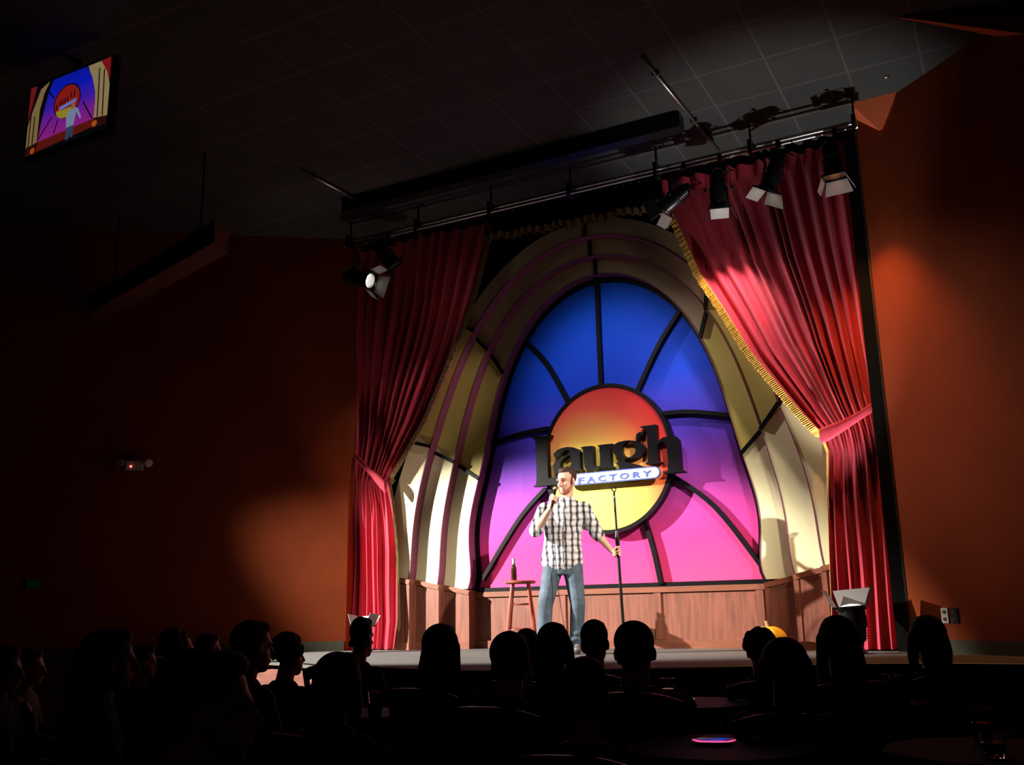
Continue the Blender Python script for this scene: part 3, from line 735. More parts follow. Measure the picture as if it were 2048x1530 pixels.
# foot lamps on the stage floor
def foot(px, py, Y, aim, label, energy, color, angle, size, roll=0.0):
    loc = P(px, py, Y); par_lamp(loc, aim, label, None, size=size, lens='lens_low', energy=energy, color=color, angle=angle, blend=0.7, group='foot lamps', stand=True, roll=roll, flaps=(0, 1, 1, 1), dome=True)
    bm = BM(); hh = loc.z-0.085*size*2.0
    box(bm, (loc.x-0.09, Y-0.09, 0.0), (loc.x+0.09, Y+0.09, 0.03), 0.008); tube(bm, [(loc.x, Y, 0.03), (loc.x, Y, max(0.06, hh))], 0.02, 10)
    o = link('lamp_floor_stand', bm, M['can']); tag(o, 'black floor stand under the '+label.split(',')[0], 'lamp stand')
foot(1708, 1252, 9.35, (-0.07, 0.02, 1.0), 'upright foot lamp with a bright lens, in front of the right curtain', 470, (1, 0.94, 0.90), 48, 1.4)
foot(724, 1273, 9.35, (-0.02, 0.12, 1.0), 'upright foot lamp with grey barn door, in front of the left curtain', 60, (1, 0.70, 0.60), 56, 1.05)

# dark beam housing and conduits under the ceiling
bh = G(700, 432, ZC-0.16); bh2 = G(1368, 262, ZC-0.16); ym = (bh.y+bh2.y)/2
bm = BM(); box(bm, (bh.x, 8.62, ZC-0.17), (bh2.x, 8.78, ZC-0.001), 0.006)
o = link('screen_housing', bm, M['can']); tag(o, 'long dark box housing fixed flat under the ceiling in front of the lighting bar', 'ceiling housing')
def conduit(px0, py0, px1, py1, label):
    a, b = G(px0, py0, ZC-0.03), G(px1, py1, ZC-0.03)
    r = empty('conduit', a); tag(r, label, 'conduit')
    bm = BM(); tube(bm, [a, b], 0.016, 8); sub(bm, 'pipe', M['steel'], r, smooth=True)
    for t in (0.15, 0.62):
        p = a.lerp(b, t); bm = BM(); box(bm, p+Vector((-0.035, -0.015, -0.018)), p+Vector((0.035, 0.015, 0.029))); sub(bm, 'strap', M['pipe'], r)
conduit(1284, 114, 1440, 306, 'thin metal conduit running along the ceiling tiles to the right end of the bar')
conduit(600, 338, 760, 425, 'short dim metal conduit on the ceiling above the left lamps')
p = G(1773, 157, ZC-0.012)
bm = BM(); lathe(bm, [(0, 0.0), (0.02, 0.0), (0.035, 0.011), (0.0, 0.011)], p, (0, 0, 1), 16); tag(link('sprinkler', bm, M['steel'], smooth=True), 'small shiny sprinkler head on the ceiling near the orange wedge', 'sprinkler')

# wall outlets
def on_wall(px, py, A, d, off=0.01):
    """intersection of the pixel ray with a vertical wall through A along d"""
    r = ray(px, py); n = Vector((d.y, -d.x, 0))
    t = (A-CAM).dot(n)/r.dot(n); q = CAM+r*t
    if n.dot(CAM-A) < 0: n = -n
    return q+n*off, n
for px, py, lab, mm in ((1892, 1231, 'pale double outlet plate low on the right wall, nearer the curtain', 'plastic'), (1911, 1231, 'dark outlet plate low on the right wall, right of the pale one', 'can')):
    q, n = on_wall(px, py, CR, RD); root = empty('wall_outlet', q); tag(root, lab, 'wall outlet')
    s_ = RD.normalized(); bm = BM(); bar(bm, -Vector((0, 0, 0.065)), Vector((0, 0, 0.065)), 0.075, 0.012, s_); link('cover_plate', bm, M[mm], root)
    for dz in (-0.03, 0.03):
        bm = BM(); bar(bm, n*0.008+Vector((0, 0, dz-0.014)), n*0.008+Vector((0, 0, dz+0.014)), 0.03, 0.008, s_); link('socket', bm, M['base'], root)

# emergency light on the left wall
q, n = on_wall(272, 933, CL, LD, 0.075); root = empty('emergency_light', q); tag(root, 'small emergency light box with a glowing red dot on the dark left wall', 'emergency light')
bm = BM(); bar(bm, Vector((0, 0, -0.055)), Vector((0, 0, 0.055)), 0.19, 0.07, LD); link('housing', bm, M['plastic'], root)
for s_ in (-1, 1):
    bm = BM(); c = -LD*0.155*s_+Vector((0, 0, 0.035)); ax = (n*0.8+LD*-0.4*s_+Vector((0, 0, -0.3))).normalized()
    lathe(bm, [(0.0, -0.04), (0.03, -0.035), (0.048, 0.03), (0.0, 0.035)], c, ax, 18); tube(bm, [c, -LD*0.09*s_+Vector((0, 0, 0.03))], 0.012, 8); link('lamp_head', bm, M['plastic'], root, smooth=True, auto=40)
bm = BM(); ellipsoid(bm, n*0.037+LD*0.035+Vector((0, 0, -0.015)), 0.011, 0.011, 0.011, seg=12); link('status_light', bm, emit('red_led', (1.0, 0.10, 0.06), 9.0), root, smooth=True)
# ================================================================== TV SCREEN
YT = 5.0
c0 = [P(x, y, YT) for x, y in ((57, 189), (219, 106), (217, 250), (54, 318))]
tl, tr, br, bl = c0
cx_ = sum((p.x for p in c0))/4; cz_ = sum((p.z for p in c0))/4
TW, TH = ((tr-tl).length+(br-bl).length)/2, ((tl-bl).length+(tr-br).length)/2
tv = empty('television', (cx_, YT, cz_), math.atan2(0.0, 1)); tag(tv, 'wall television hung high on the left showing the performer on stage', 'television')
bm = BM(); box(bm, (-TW/2-0.03, 0.003, -TH/2-0.03), (TW/2+0.03, 0.08, TH/2+0.03), 0.01); link('bezel', bm, M['can'], tv)
bm = BM(); box(bm, (-0.04, 0.04, TH/2), (0.04, 0.075, ZC-cz_-0.001)); link('ceiling_mount', bm, M['can'], tv)
def E2(n, c, s=1.0): return emit('screen_'+n, c, s)
PICT = [
 ('dark', (0.003, 0.003, 0.004), [(0, 0), (1, 0), (1, 1), (0, 1)]),
 ('bands', (0.30, 0.20, 0.075), [(0.0, 0.13), (0.14, 0.16), (0.14, 0.62), (0.18, 0.85), (0.24, 1.0), (0.13, 0.93), (0.04, 0.62), (0.0, 0.45)]),
 ('bands_b', (0.40, 0.29, 0.13), [(0.84, 0.22), (1.0, 0.19), (1.0, 0.62), (0.95, 0.86), (0.88, 1.0), (0.72, 1.0), (0.80, 0.72)]),
 ('panel', (0.0, 0.0, 0.0), [(0.15, 0.16), (0.84, 0.21), (0.84, 0.45), (0.83, 0.60), (0.78, 0.82), (0.71, 1.0), (0.29, 1.0), (0.24, 0.85), (0.20, 0.60), (0.17, 0.40)]),
 ('wood', (0.15, 0.012, 0.008), [(0.14, 0.02), (0.84, 0.10), (0.84, 0.21), (0.15, 0.16)]),
 ('wood_b', (0.035, 0.006, 0.004), [(0.0, 0.0), (0.14, 0.02), (0.14, 0.15), (0.0, 0.12)]),
 ('wood_c', (0.035, 0.006, 0.004), [(0.84, 0.08), (1.0, 0.08), (1.0, 0.19), (0.84, 0.21)]),
 ('rim', (0.004, 0.002, 0.006), [(0.49+0.167*math.cos(t*0.2618), 0.605+0.245*math.sin(t*0.2618)) for t in range(24)]),
 ('red', (0.36, 0.016, 0.012), [(0.49+0.155*math.cos(t*0.2618), 0.605+0.225*math.sin(t*0.2618)) for t in range(24)]),
 ('yellow', (0.42, 0.33, 0.03), [(0.48+0.12*math.cos(t*0.2618+3.1416), 0.50+0.13*math.sin(t*0.2618+3.1416)) for t in range(13)]),
 ('plate', (0.16, 0.27, 0.80), [(0.40, 0.50), (0.60, 0.55), (0.61, 0.60), (0.40, 0.55)]),
 ('shirt', (0.27, 0.33, 0.47), [(0.51, 0.21), (0.60, 0.22), (0.62, 0.40), (0.67, 0.28), (0.69, 0.29), (0.64, 0.44), (0.60, 0.47), (0.53, 0.46), (0.50, 0.38)]),
 ('head', (0.40, 0.13, 0.10), [(0.555, 0.46), (0.59, 0.46), (0.60, 0.55), (0.55, 0.55)]),
 ('jeans', (0.05, 0.07, 0.15), [(0.51, 0.04), (0.55, 0.04), (0.56, 0.13), (0.575, 0.05), (0.60, 0.05), (0.60, 0.22), (0.51, 0.21)]),
 ('curt_a', (0.22, 0.012, 0.016), [(0.0, 0.50), (0.04, 0.72), (0.08, 1.0), (0.0, 1.0)]),
 ('curt_b', (0.30, 0.010, 0.012), [(1.0, 0.66), (0.96, 0.82), (0.88, 1.0), (1.0, 1.0)]),
 ('pump_a', (0.55, 0.09, 0.008), [(0.10+0.03*math.cos(t*0.6), 0.05+0.045*math.sin(t*0.6)) for t in range(10)]),
 ('pump_b', (0.55, 0.12, 0.015), [(0.86+0.032*math.cos(t*0.6), 0.13+0.045*math.sin(t*0.6)) for t in range(10)]),
]
def screen_ramp():
    m = ramp_mat('screen_panel', [(0.15, (0.36, 0.02, 0.26)), (0.38, (0.24, 0.018, 0.36)), (0.58, (0.06, 0.014, 0.50)), (0.8, (0.006, 0.014, 0.62)), (1.0, (0.004, 0.012, 0.45))],
                 lambda nt: m_node(nt, 'ADD', m_node(nt, 'DIVIDE', sepz(nt), TH), 0.5))
    nt = m.node_tree; b = nt.nodes['Principled BSDF']; l = [l for l in nt.links if l.to_socket == b.inputs['Base Color']][0]
    nt.links.new(l.from_socket, b.inputs['Emission Color']); nt.links.remove(l); b.inputs['Base Color'].default_value = (0.01, 0.01, 0.01, 1)
    b.inputs['Emission Strength'].default_value = 0.6; return m
def sepz(nt):
    tc = nt.nodes.new('ShaderNodeTexCoord'); sp = nt.nodes.new('ShaderNodeSeparateXYZ'); nt.links.new(tc.outputs['Object'], sp.inputs[0]); return sp.outputs[2]
bm = BM(); mats = []
for i, (n_, c, pl) in enumerate(PICT):
    mats.append(E2(n_, c) if n_ != 'panel' else screen_ramp()); y = 0.002-0.0004*i
    f = bm.faces.new([bm.verts.new(((u-0.5)*TW, y, (v-0.5)*TH)) for u, v in pl]); f.material_index = i
mats.append(E2('line', (0.004, 0.002, 0.006))); i += 1
for a, b in (((0.83, 0.21), (0.70, 0.50)), ((0.33, 0.70), (0.24, 0.85)), ((0.32, 0.45), (0.16, 0.18)), ((0.40, 0.38), (0.36, 0.19)), ((0.04, 0.62), (0.04, 0.12)), ((0.09, 0.55), (0.09, 0.14)), ((0.89, 0.21), (0.87, 0.9)), ((0.95, 0.20), (0.93, 0.86)), ((0.41, 0.57), (0.41, 0.63)), ((0.44, 0.57), (0.44, 0.64)), ((0.47, 0.58), (0.47, 0.65)), ((0.50, 0.59), (0.50, 0.66)), ((0.54, 0.62), (0.54, 0.70)), ((0.58, 0.62), (0.58, 0.72)), ((0.37, 0.52), (0.37, 0.60))):
    a, b = Vector((a[0]*TW, 0, a[1]*TH)), Vector((b[0]*TW, 0, b[1]*TH)); d = (b-a).normalized(); t = Vector((d.z, 0, -d.x))*0.007; o_ = Vector((-TW/2, 0.002-0.0004*i, -TH/2))
    f = bm.faces.new([bm.verts.new(p+o_) for p in (a-t, b-t, b+t, a+t)]); f.material_index = i
me_ = link('screen_picture', bm, mats, tv)

# ================================================================== STOOL, BOTTLE, PUMPKIN, MIC STAND
sx = G(1040, 1300, 0); SXY = Vector((P(1041, 1165, 9.5).x, 9.5, 0))
st = empty('bar_stool', SXY, R(24)); tag(st, 'reddish brown round wooden bar stool left of the performer', 'stool')
SH = 0.75
bm = BM(); lathe(bm, [(0.0, SH-0.035), (0.15, SH-0.035), (0.168, SH-0.022), (0.168, SH-0.010), (0.155, SH), (0.0, SH-0.004)], (0, 0, 0), (0, 0, 1), 36); link('seat', bm, M['stool'], st, smooth=True, auto=40)
for i, (a, b) in enumerate(((-1, -1), (1, -1), (1, 1), (-1, 1))):
    bm = BM(); tube(bm, [(a*0.085, b*0.085, SH-0.03), (a*0.125, b*0.125, 0.35), (a*0.155, b*0.155, 0.0)], [0.017, 0.020, 0.016], 12); link('leg', bm, M['stool'], st, smooth=True, auto=60)
for z, k in ((0.50, 0.107), (0.24, 0.137)):
    for i, (a, b, c, d) in enumerate(((-1, -1, 1, -1), (1, -1, 1, 1), (1, 1, -1, 1), (-1, 1, -1, -1))):
        zz = z+(0.05 if i % 2 else 0); kk = k-(0.008 if i % 2 else 0)
        bm = BM(); tube(bm, [(a*kk, b*kk, zz), (c*kk, d*kk, zz)], 0.010, 8); link('rung', bm, M['stool'], st, smooth=True)
bt = P(1028, 1158, 9.47); bt = Vector((bt.x, 9.47, SH-0.001))
bo = empty('beer_bottle', bt); tag(bo, 'brown glass beer bottle with a silver foil neck on the stool', 'bottle')
M['amber'] = mat('amber_glass', (0.06, 0.018, 0.01), 0.06, spec=0.8)
M['foil'] = mat('silver_foil', (0.85, 0.85, 0.85), 0.3)
bm = BM(); lathe(bm, [(0.0, 0.0), (0.028, 0.0), (0.031, 0.006), (0.031, 0.125), (0.026, 0.15), (0.016, 0.175), (0.0135, 0.20), (0.0, 0.20)], (0, 0, 0), (0, 0, 1), 24); link('glass_body', bm, M['amber'], bo, smooth=True, auto=50)
bm = BM(); lathe(bm, [(0.015, 0.188), (0.0170, 0.225), (0.0185, 0.228), (0.0185, 0.238), (0.0, 0.238)], (0, 0, 0), (0, 0, 1), 24); link('foil_neck', bm, M['foil'], bo, smooth=True, auto=50)

pk = P(1541, 1299, 9.85); pk = Vector((pk.x, 9.80, 0))
pu = empty('pumpkin', pk); tag(pu, 'bright orange pumpkin on the stage floor by the right end of the panelling', 'pumpkin')
bm = BM(); r = bmesh.ops.create_uvsphere(bm, u_segments=80, v_segments=28, radius=1)
for v in r['verts']:
    an = math.atan2(v.co.y, v.co.x); rr_ = math.hypot(v.co.x, v.co.y); k = 1-0.07*abs(math.sin(an*5))**0.6*0-0.08*(1-abs(math.sin(an*5)))**2*rr_
    z = v.co.z*0.122; dip = 0.025*math.exp(-(rr_/0.25)**2)
    v.co = Vector((v.co.x*0.178*k, v.co.y*0.178*k, 0.124+z-(dip if v.co.z > 0 else -dip)))
link('pumpkin_body', bm, M['pumpkin'], pu, smooth=True)
bm = BM(); tube(bm, [(0, 0, 0.20), (0.0, 0, 0.235), (-0.008, 0, 0.27), (-0.014, 0, 0.285)], [0.024, 0.016, 0.013, 0.016], 8); link('stem', bm, M['stem'], pu, smooth=True)

# performer frame: x to the picture right, y away, z up
FOOT = Vector((-4.225, 9.112, 0)); FROT = R(24.7)
FM = Matrix.Translation(FOOT) @ Matrix.Rotation(FROT, 4, 'Z')
def LW(x, y, z): return FM @ Vector((x, y, z))
ms = empty('microphone_stand', LW(0.575, -0.13, 0)); tag(ms, 'straight black microphone stand with an empty clip, held by the performer', 'microphone stand')
ax_ = Vector((-0.028, 0, 1.0))
def msp(z): return Vector((ax_.x*z, 0, z))
bm = BM(); lathe(bm, [(0.0, 0.0), (0.13, 0.0), (0.13, 0.012), (0.12, 0.022), (0.02, 0.035), (0.016, 0.06), (0.0, 0.06)], (0, 0, 0), (0, 0, 1), 32); link('base', bm, M['can'], ms, smooth=True, auto=40)
bm = BM(); tube(bm, [msp(0.04), msp(1.06)], 0.0155, 12); link('lower_tube', bm, M['can'], ms, smooth=True, auto=40)
bm = BM(); lathe(bm, [(0.010, 0), (0.019, 0.01), (0.023, 0.06), (0.022, 0.11), (0.015, 0.15), (0.0115, 0.16)], msp(1.04), ax_, 18); link('clutch', bm, M['can'], ms, smooth=True)
bm = BM(); lathe(bm, [(0.0155, 0), (0.0155, 0.012)], msp(1.185), ax_, 18); link('clutch_ring', bm, M['steel'], ms, smooth=True)
bm = BM(); tube(bm, [msp(1.16), msp(1.53)], 0.0115, 12); link('upper_tube', bm, M['can'], ms, smooth=True, auto=40)
bm = BM(); lathe(bm, [(0.0125, 0), (0.0135, 0.035)], msp(1.525), ax_, 14, caps=True); link('thread_collar', bm, M['steel'], ms, smooth=True)
bm = BM(); tube(bm, [msp(1.56), msp(1.59), msp(1.605)+Vector((0.01, 0, 0))], [0.010, 0.011, 0.010], 10)
for i in range(2):
    s_ = -1 if i else 1
    tube(bm, smoothed([msp(1.598)+Vector((0.008, 0, 0)), msp(1.605)+Vector((0.018*s_, 0.0, 0.01)), msp(1.61)+Vector((0.022*s_+0.004, -0.01, 0.03)), msp(1.61)+Vector((0.010*s_+0.004, -0.02, 0.05))], 4, False), 0.006, 8)
link('mic_clip', bm, M['can'], ms, smooth=True)

# ================================================================== THE PERFORMER
def finger(bm, pts, r0, r1):
    n = len(pts)-1
    for i in range(n): capsule(bm, pts[i], pts[i+1], lerp(r0, r1, i/n), lerp(r0, r1, (i+1)/n), 10)
def grip_hand(bm, c, axis, wrist, rc, flip=1, s=1.0):
    """a fist closed round a rod: c point on the rod, wrist = wrist position"""
    c = Vector(c); a = Vector(axis).normalized(); wv = Vector(wrist)-c; u = (wv-a*wv.dot(a)).normalized(); w_ = a.cross(u)*flip
    Rr = rc+0.009*s
    def at(an, h, rr=Rr): return c+a*h+(u*math.cos(an)+w_*math.sin(an))*rr
    palm = c+u*(rc+0.018*s)
    capsule(bm, palm+a*0.030*s+w_*0.012, palm-a*0.030*s+w_*0.012, 0.018*s, 0.016*s)
    capsule(bm, palm+a*0.026*s-w_*0.010, palm-a*0.026*s-w_*0.010, 0.017*s, 0.016*s)
    capsule(bm, wrist, palm+w_*0.0, 0.026*s, 0.022*s)
    for i, (h, ln) in enumerate(((0.034, 3.9), (0.0125, 4.2), (-0.010, 4.0), (-0.031, 3.5))):
        f = [at(0.55+ln*t/5, h*s, Rr+(0.006*s if t in (1, 2) else 0.001)) for t in range(6)]
        finger(bm, f, 0.0098*s, 0.0078*s)
    th = [palm+a*0.020*s-w_*0.016, at(-0.9, 0.040*s, Rr+0.012*s), at(-1.7, 0.052*s, Rr+0.006*s), at(-2.4, 0.050*s, Rr+0.002)]
    finger(bm, th, 0.0125*s, 0.0095*s)
pf = empty('person', FOOT, FROT); tag(pf, 'man on stage in a plaid shirt and blue jeans speaking into a microphone', 'person')
HC = Vector((0.05, -0.01, 1.735)); HR = (Matrix.Rotation(R(-40), 3, 'Z') @ Matrix.Rotation(R(7), 3, 'X'))
HS = 1.13
def H(x, y, z): return HC + HR @ Vector((x, y, z))*HS
def hell(bm, c, a, b, cc, rot=None, seg=24): ellipsoid(bm, c, a*HS, b*HS, cc*HS, rot, seg)
SHL, ELL, WRL = Vector((-0.185, 0.0, 1.475)), Vector((-0.275, -0.13, 1.225)), Vector((-0.115, -0.30, 1.435))
SHR, ELR, WRR = Vector((0.225, 0.0, 1.475)), Vector((0.345, -0.02, 1.19)), Vector((0.475, -0.115, 1.015))
HIL, KNL, ANL = Vector((-0.11, 0, 0.90)), Vector((-0.20, -0.05, 0.49)), Vector((-0.235, 0.02, 0.09))
HIR, KNR, ANR = Vector((0.085, 0, 0.90)), Vector((0.125, -0.05, 0.49)), Vector((0.10, 0.03, 0.09))
MICA, MICB = H(-0.015, -0.150, -0.062), Vector((-0.100, -0.345, 1.44))
stand_c = Vector((0.575+ax_.x*0.985, -0.13, 0.985))
bm = BM()
hell(bm, H(0, 0.015, 0.035), 0.076, 0.093, 0.088, HR)            # skull
hell(bm, H(0, -0.022, -0.045), 0.060, 0.068, 0.072, HR)          # face
hell(bm, H(0, -0.050, -0.092), 0.040, 0.036, 0.028, HR)          # chin
capsule(bm, H(0, -0.082, 0.012), H(0, -0.108, -0.030), 0.010, 0.015)  # nose
for s_ in (-1, 1):
    capsule(bm, H(s_*0.012, -0.086, 0.022), H(s_*0.050, -0.070, 0.020), 0.011, 0.010)   # brow
    hell(bm, H(s_*0.036, -0.062, -0.028), 0.020, 0.020, 0.016, HR, 14)             # cheek
    hell(bm, H(s_*0.079, 0.012, -0.012), 0.008, 0.019, 0.032, HR, 14)              # ear
    hell(bm, H(s_*0.009, -0.100, -0.034), 0.009, 0.010, 0.008, HR, 12)
capsule(bm, H(-0.018, -0.086, -0.060), H(0.018, -0.086, -0.060), 0.008, 0.008)
capsule(bm, H(-0.014, -0.084, -0.073), H(0.014, -0.084, -0.073), 0.008, 0.008)
capsule(bm, H(0, 0.02, -0.06), (0.035, 0.01, 1.50), 0.056, 0.064)     # neck
loft(bm, [(0.02, 0, 0.86, 0.15, 0.10), (0.01, 0, 0.95, 0.155, 0.10), (0.0, 0, 1.05, 0.145, 0.095), (0.01, 0, 1.2, 0.165, 0.105), (0.02, 0, 1.36, 0.185, 0.11), (0.02, 0, 1.46, 0.17, 0.09), (0.03, 0, 1.53, 0.08, 0.06)])
for a, b, c in ((SHL, ELL, WRL), (SHR, ELR, WRR)):
    capsule(bm, a, b, 0.050, 0.040); capsule(bm, b, b.lerp(c, 0.35), 0.041, 0.043); capsule(bm, b.lerp(c, 0.35), c, 0.042, 0.027)
for a, b, c in ((HIL, KNL, ANL), (HIR, KNR, ANR)):
    capsule(bm, a, b, 0.082, 0.055); capsule(bm, b, b.lerp(c, 0.4), 0.054, 0.054); capsule(bm, b.lerp(c, 0.4), c, 0.052, 0.036)
    capsule(bm, c, c+Vector((0, -0.11, -0.045)), 0.036, 0.025)
mc = MICA.lerp(MICB, 0.62)
grip_hand(bm, mc, (MICA-MICB), WRL, 0.017, flip=-1, s=1.05)
grip_hand(bm, stand_c, ax_, WRR, 0.0155, flip=-1, s=1.05)
body = remesh('body', bm, M['skin'], 0.0062, 2, pf)
for s_ in (-1, 1):
    bm = BM(); hell(bm, H(s_*0.031, -0.0735, 0.002), 0.0085, 0.0085, 0.0055, HR, 14); link('eye', bm, mat('eye_dark', (0.16, 0.09, 0.07), 0.2), body, smooth=True)
    bm = BM(); finger(bm, [H(s_*0.014, -0.100, 0.023), H(s_*0.034, -0.090, 0.030), H(s_*0.053, -0.072, 0.024)], 0.0034, 0.0028); link('eyebrow', bm, M['hair'], body, smooth=True)
bm = BM(); hell(bm, H(0, 0.030, 0.047), 0.080, 0.090, 0.090, HR); hell(bm, H(0, -0.018, 0.095), 0.056, 0.052, 0.034, HR)
for s_ in (-1, 1): capsule(bm, H(s_*0.073, -0.002, 0.03), H(s_*0.072, -0.014, -0.03), 0.010, 0.007)
remesh('hair', bm, M['hair'], 0.006, 2, pf)
bm = BM(); hell(bm, H(0, -0.044, -0.094), 0.047, 0.042, 0.032, HR)
for s_ in (-1, 1): capsule(bm, H(s_*0.067, -0.002, -0.035), H(s_*0.045, -0.040, -0.088), 0.012, 0.022)
capsule(bm, H(-0.022, -0.090, -0.050), H(0.022, -0.090, -0.050), 0.0075, 0.0075)
for s_ in (-1, 1): capsule(bm, H(s_*0.022, -0.089, -0.050), H(s_*0.030, -0.074, -0.090), 0.007, 0.010)
remesh('beard', bm, M['beard'], 0.005, 2, pf)
# shirt
bm = BM()
loft(bm, [(-0.02, 0, 0.845, 0.185, 0.125), (-0.02, 0, 0.885, 0.215, 0.138), (-0.02, 0, 0.93, 0.215, 0.136), (-0.015, 0, 1.0, 0.205, 0.13), (-0.005, 0, 1.15, 0.190, 0.125), (0.01, 0, 1.30, 0.205, 0.128), (0.02, 0, 1.42, 0.215, 0.12), (0.02, 0, 1.485, 0.205, 0.10), (0.025, 0, 1.52, 0.155, 0.088), (0.032, 0.005, 1.55, 0.095, 0.075), (0.035, 0.01, 1.565, 0.075, 0.068)], 36)
ellipsoid(bm, (-0.02, -0.010, 0.865), 0.150, 0.128, 0.075)
for a, b, c, t in ((SHL, ELL, WRL, 0.10), (SHR, ELR, WRR, 0.16)):
    capsule(bm, a+Vector((0, 0, -0.030)), b, 0.078, 0.072); capsule(bm, b, b.lerp(c, t), 0.070, 0.064)
# collar
for s_ in (-1, 1):
    finger(bm, [Vector((0.035+s_*0.008, -0.088, 1.475)), Vector((0.035+s_*0.050, -0.085, 1.52)), Vector((0.035+s_*0.078, -0.035, 1.555)), Vector((0.035+s_*0.055, 0.045, 1.575))], 0.014, 0.017)
shirt = remesh('shirt', bm, M['plaid'], 0.008, 4, pf)
bm = BM(); tube(bm, [(-0.005+0.02*0, -0.136, 0.90), (0.0, -0.132, 1.05), (0.0, -0.130, 1.20), (0.015, -0.132, 1.35), (0.025, -0.108, 1.46)], 0.0055, 6); link('placket', bm, mat('placket_grey', (0.12, 0.11, 0.14), 0.9), shirt, smooth=True)
for z, x, y in ((1.42, 0.022, -0.124), (1.32, 0.012, -0.134), (1.22, 0.002, -0.132), (1.12, 0.0, -0.133), (1.02, 0.0, -0.136)):
    bm = BM(); ellipsoid(bm, (x, y-0.004, z), 0.006, 0.003, 0.006, seg=10); link('button', bm, M['foil'], shirt, smooth=True)
# jeans
bm = BM()
loft(bm, [(-0.015, 0, 0.78, 0.155, 0.115), (-0.015, 0, 0.86, 0.180, 0.122), (-0.012, 0, 0.93, 0.182, 0.120), (-0.01, 0, 1.0, 0.168, 0.112)])
for a, b, c in ((HIL, KNL, ANL), (HIR, KNR, ANR)):
    capsule(bm, a+Vector((0, 0, -0.03)), b, 0.108, 0.078); capsule(bm, b, c+Vector((0, 0, -0.01)), 0.078, 0.070)
    for z, k in ((-0.30, 0.002), (-0.36, 0.006)):
        q = b.lerp(c, -z/0.42)+Vector((0.01*math.sin(z*40), -0.012, 0)); ellipsoid(bm, q, 0.078+k, 0.074+k, 0.045, seg=16)
remesh('jeans', bm, M['jeans'], 0.009, 4, pf)
for c, s_ in ((ANL, -0.35), (ANR, 0.15)):
    d = Vector((s_*0.5, -1, 0)).normalized(); t0 = Vector((c.x, c.y, 0.045))-d*0.04
    bm = BM(); capsule(bm, t0, t0+d*0.20, 0.045, 0.040); ellipsoid(bm, t0+d*0.02+Vector((0, 0, 0.03)), 0.05, 0.06, 0.05)
    for v in bm.verts: v.co.z = max(v.co.z, 0.002)
    remesh('shoe', bm, M['shoe'], 0.008, 3, pf)
# microphone (held, so a thing of its own)
mi = empty('microphone', FOOT, FROT); tag(mi, 'handheld black microphone held to the mouth of the man on stage', 'microphone')
dm = (MICA-MICB).normalized()
bm = BM(); lathe(bm, [(0, 0), (0.010, 0.0), (0.012, 0.03), (0.017, (MICA-MICB).length-0.02), (0, (MICA-MICB).length-0.02)], MICB, dm, 18); link('handle', bm, M['can'], mi, smooth=True, auto=50)
bm = BM(); ellipsoid(bm, MICA, 0.024, 0.024, 0.026, seg=18); link('grille', bm, mat('mic_grille', (0.30, 0.30, 0.31), 0.4, metal=0.6, bump=0.6, bscale=400), mi, smooth=True)
bm = BM(); cp = [MICB, MICB+Vector((-0.005, -0.02, -0.08)), Vector((-0.09, -0.24, 1.1)), Vector((-0.07, -0.20, 0.7)), Vector((-0.02, -0.25, 0.3)), Vector((0.05, -0.35, 0.01)), Vector((0.3, -0.3, 0.008)), Vector((0.9, 0.2, 0.008))]
tube(bm, smoothed(cp, 8, False), 0.0035, 6); link('cable', bm, M['can'], mi, smooth=True)

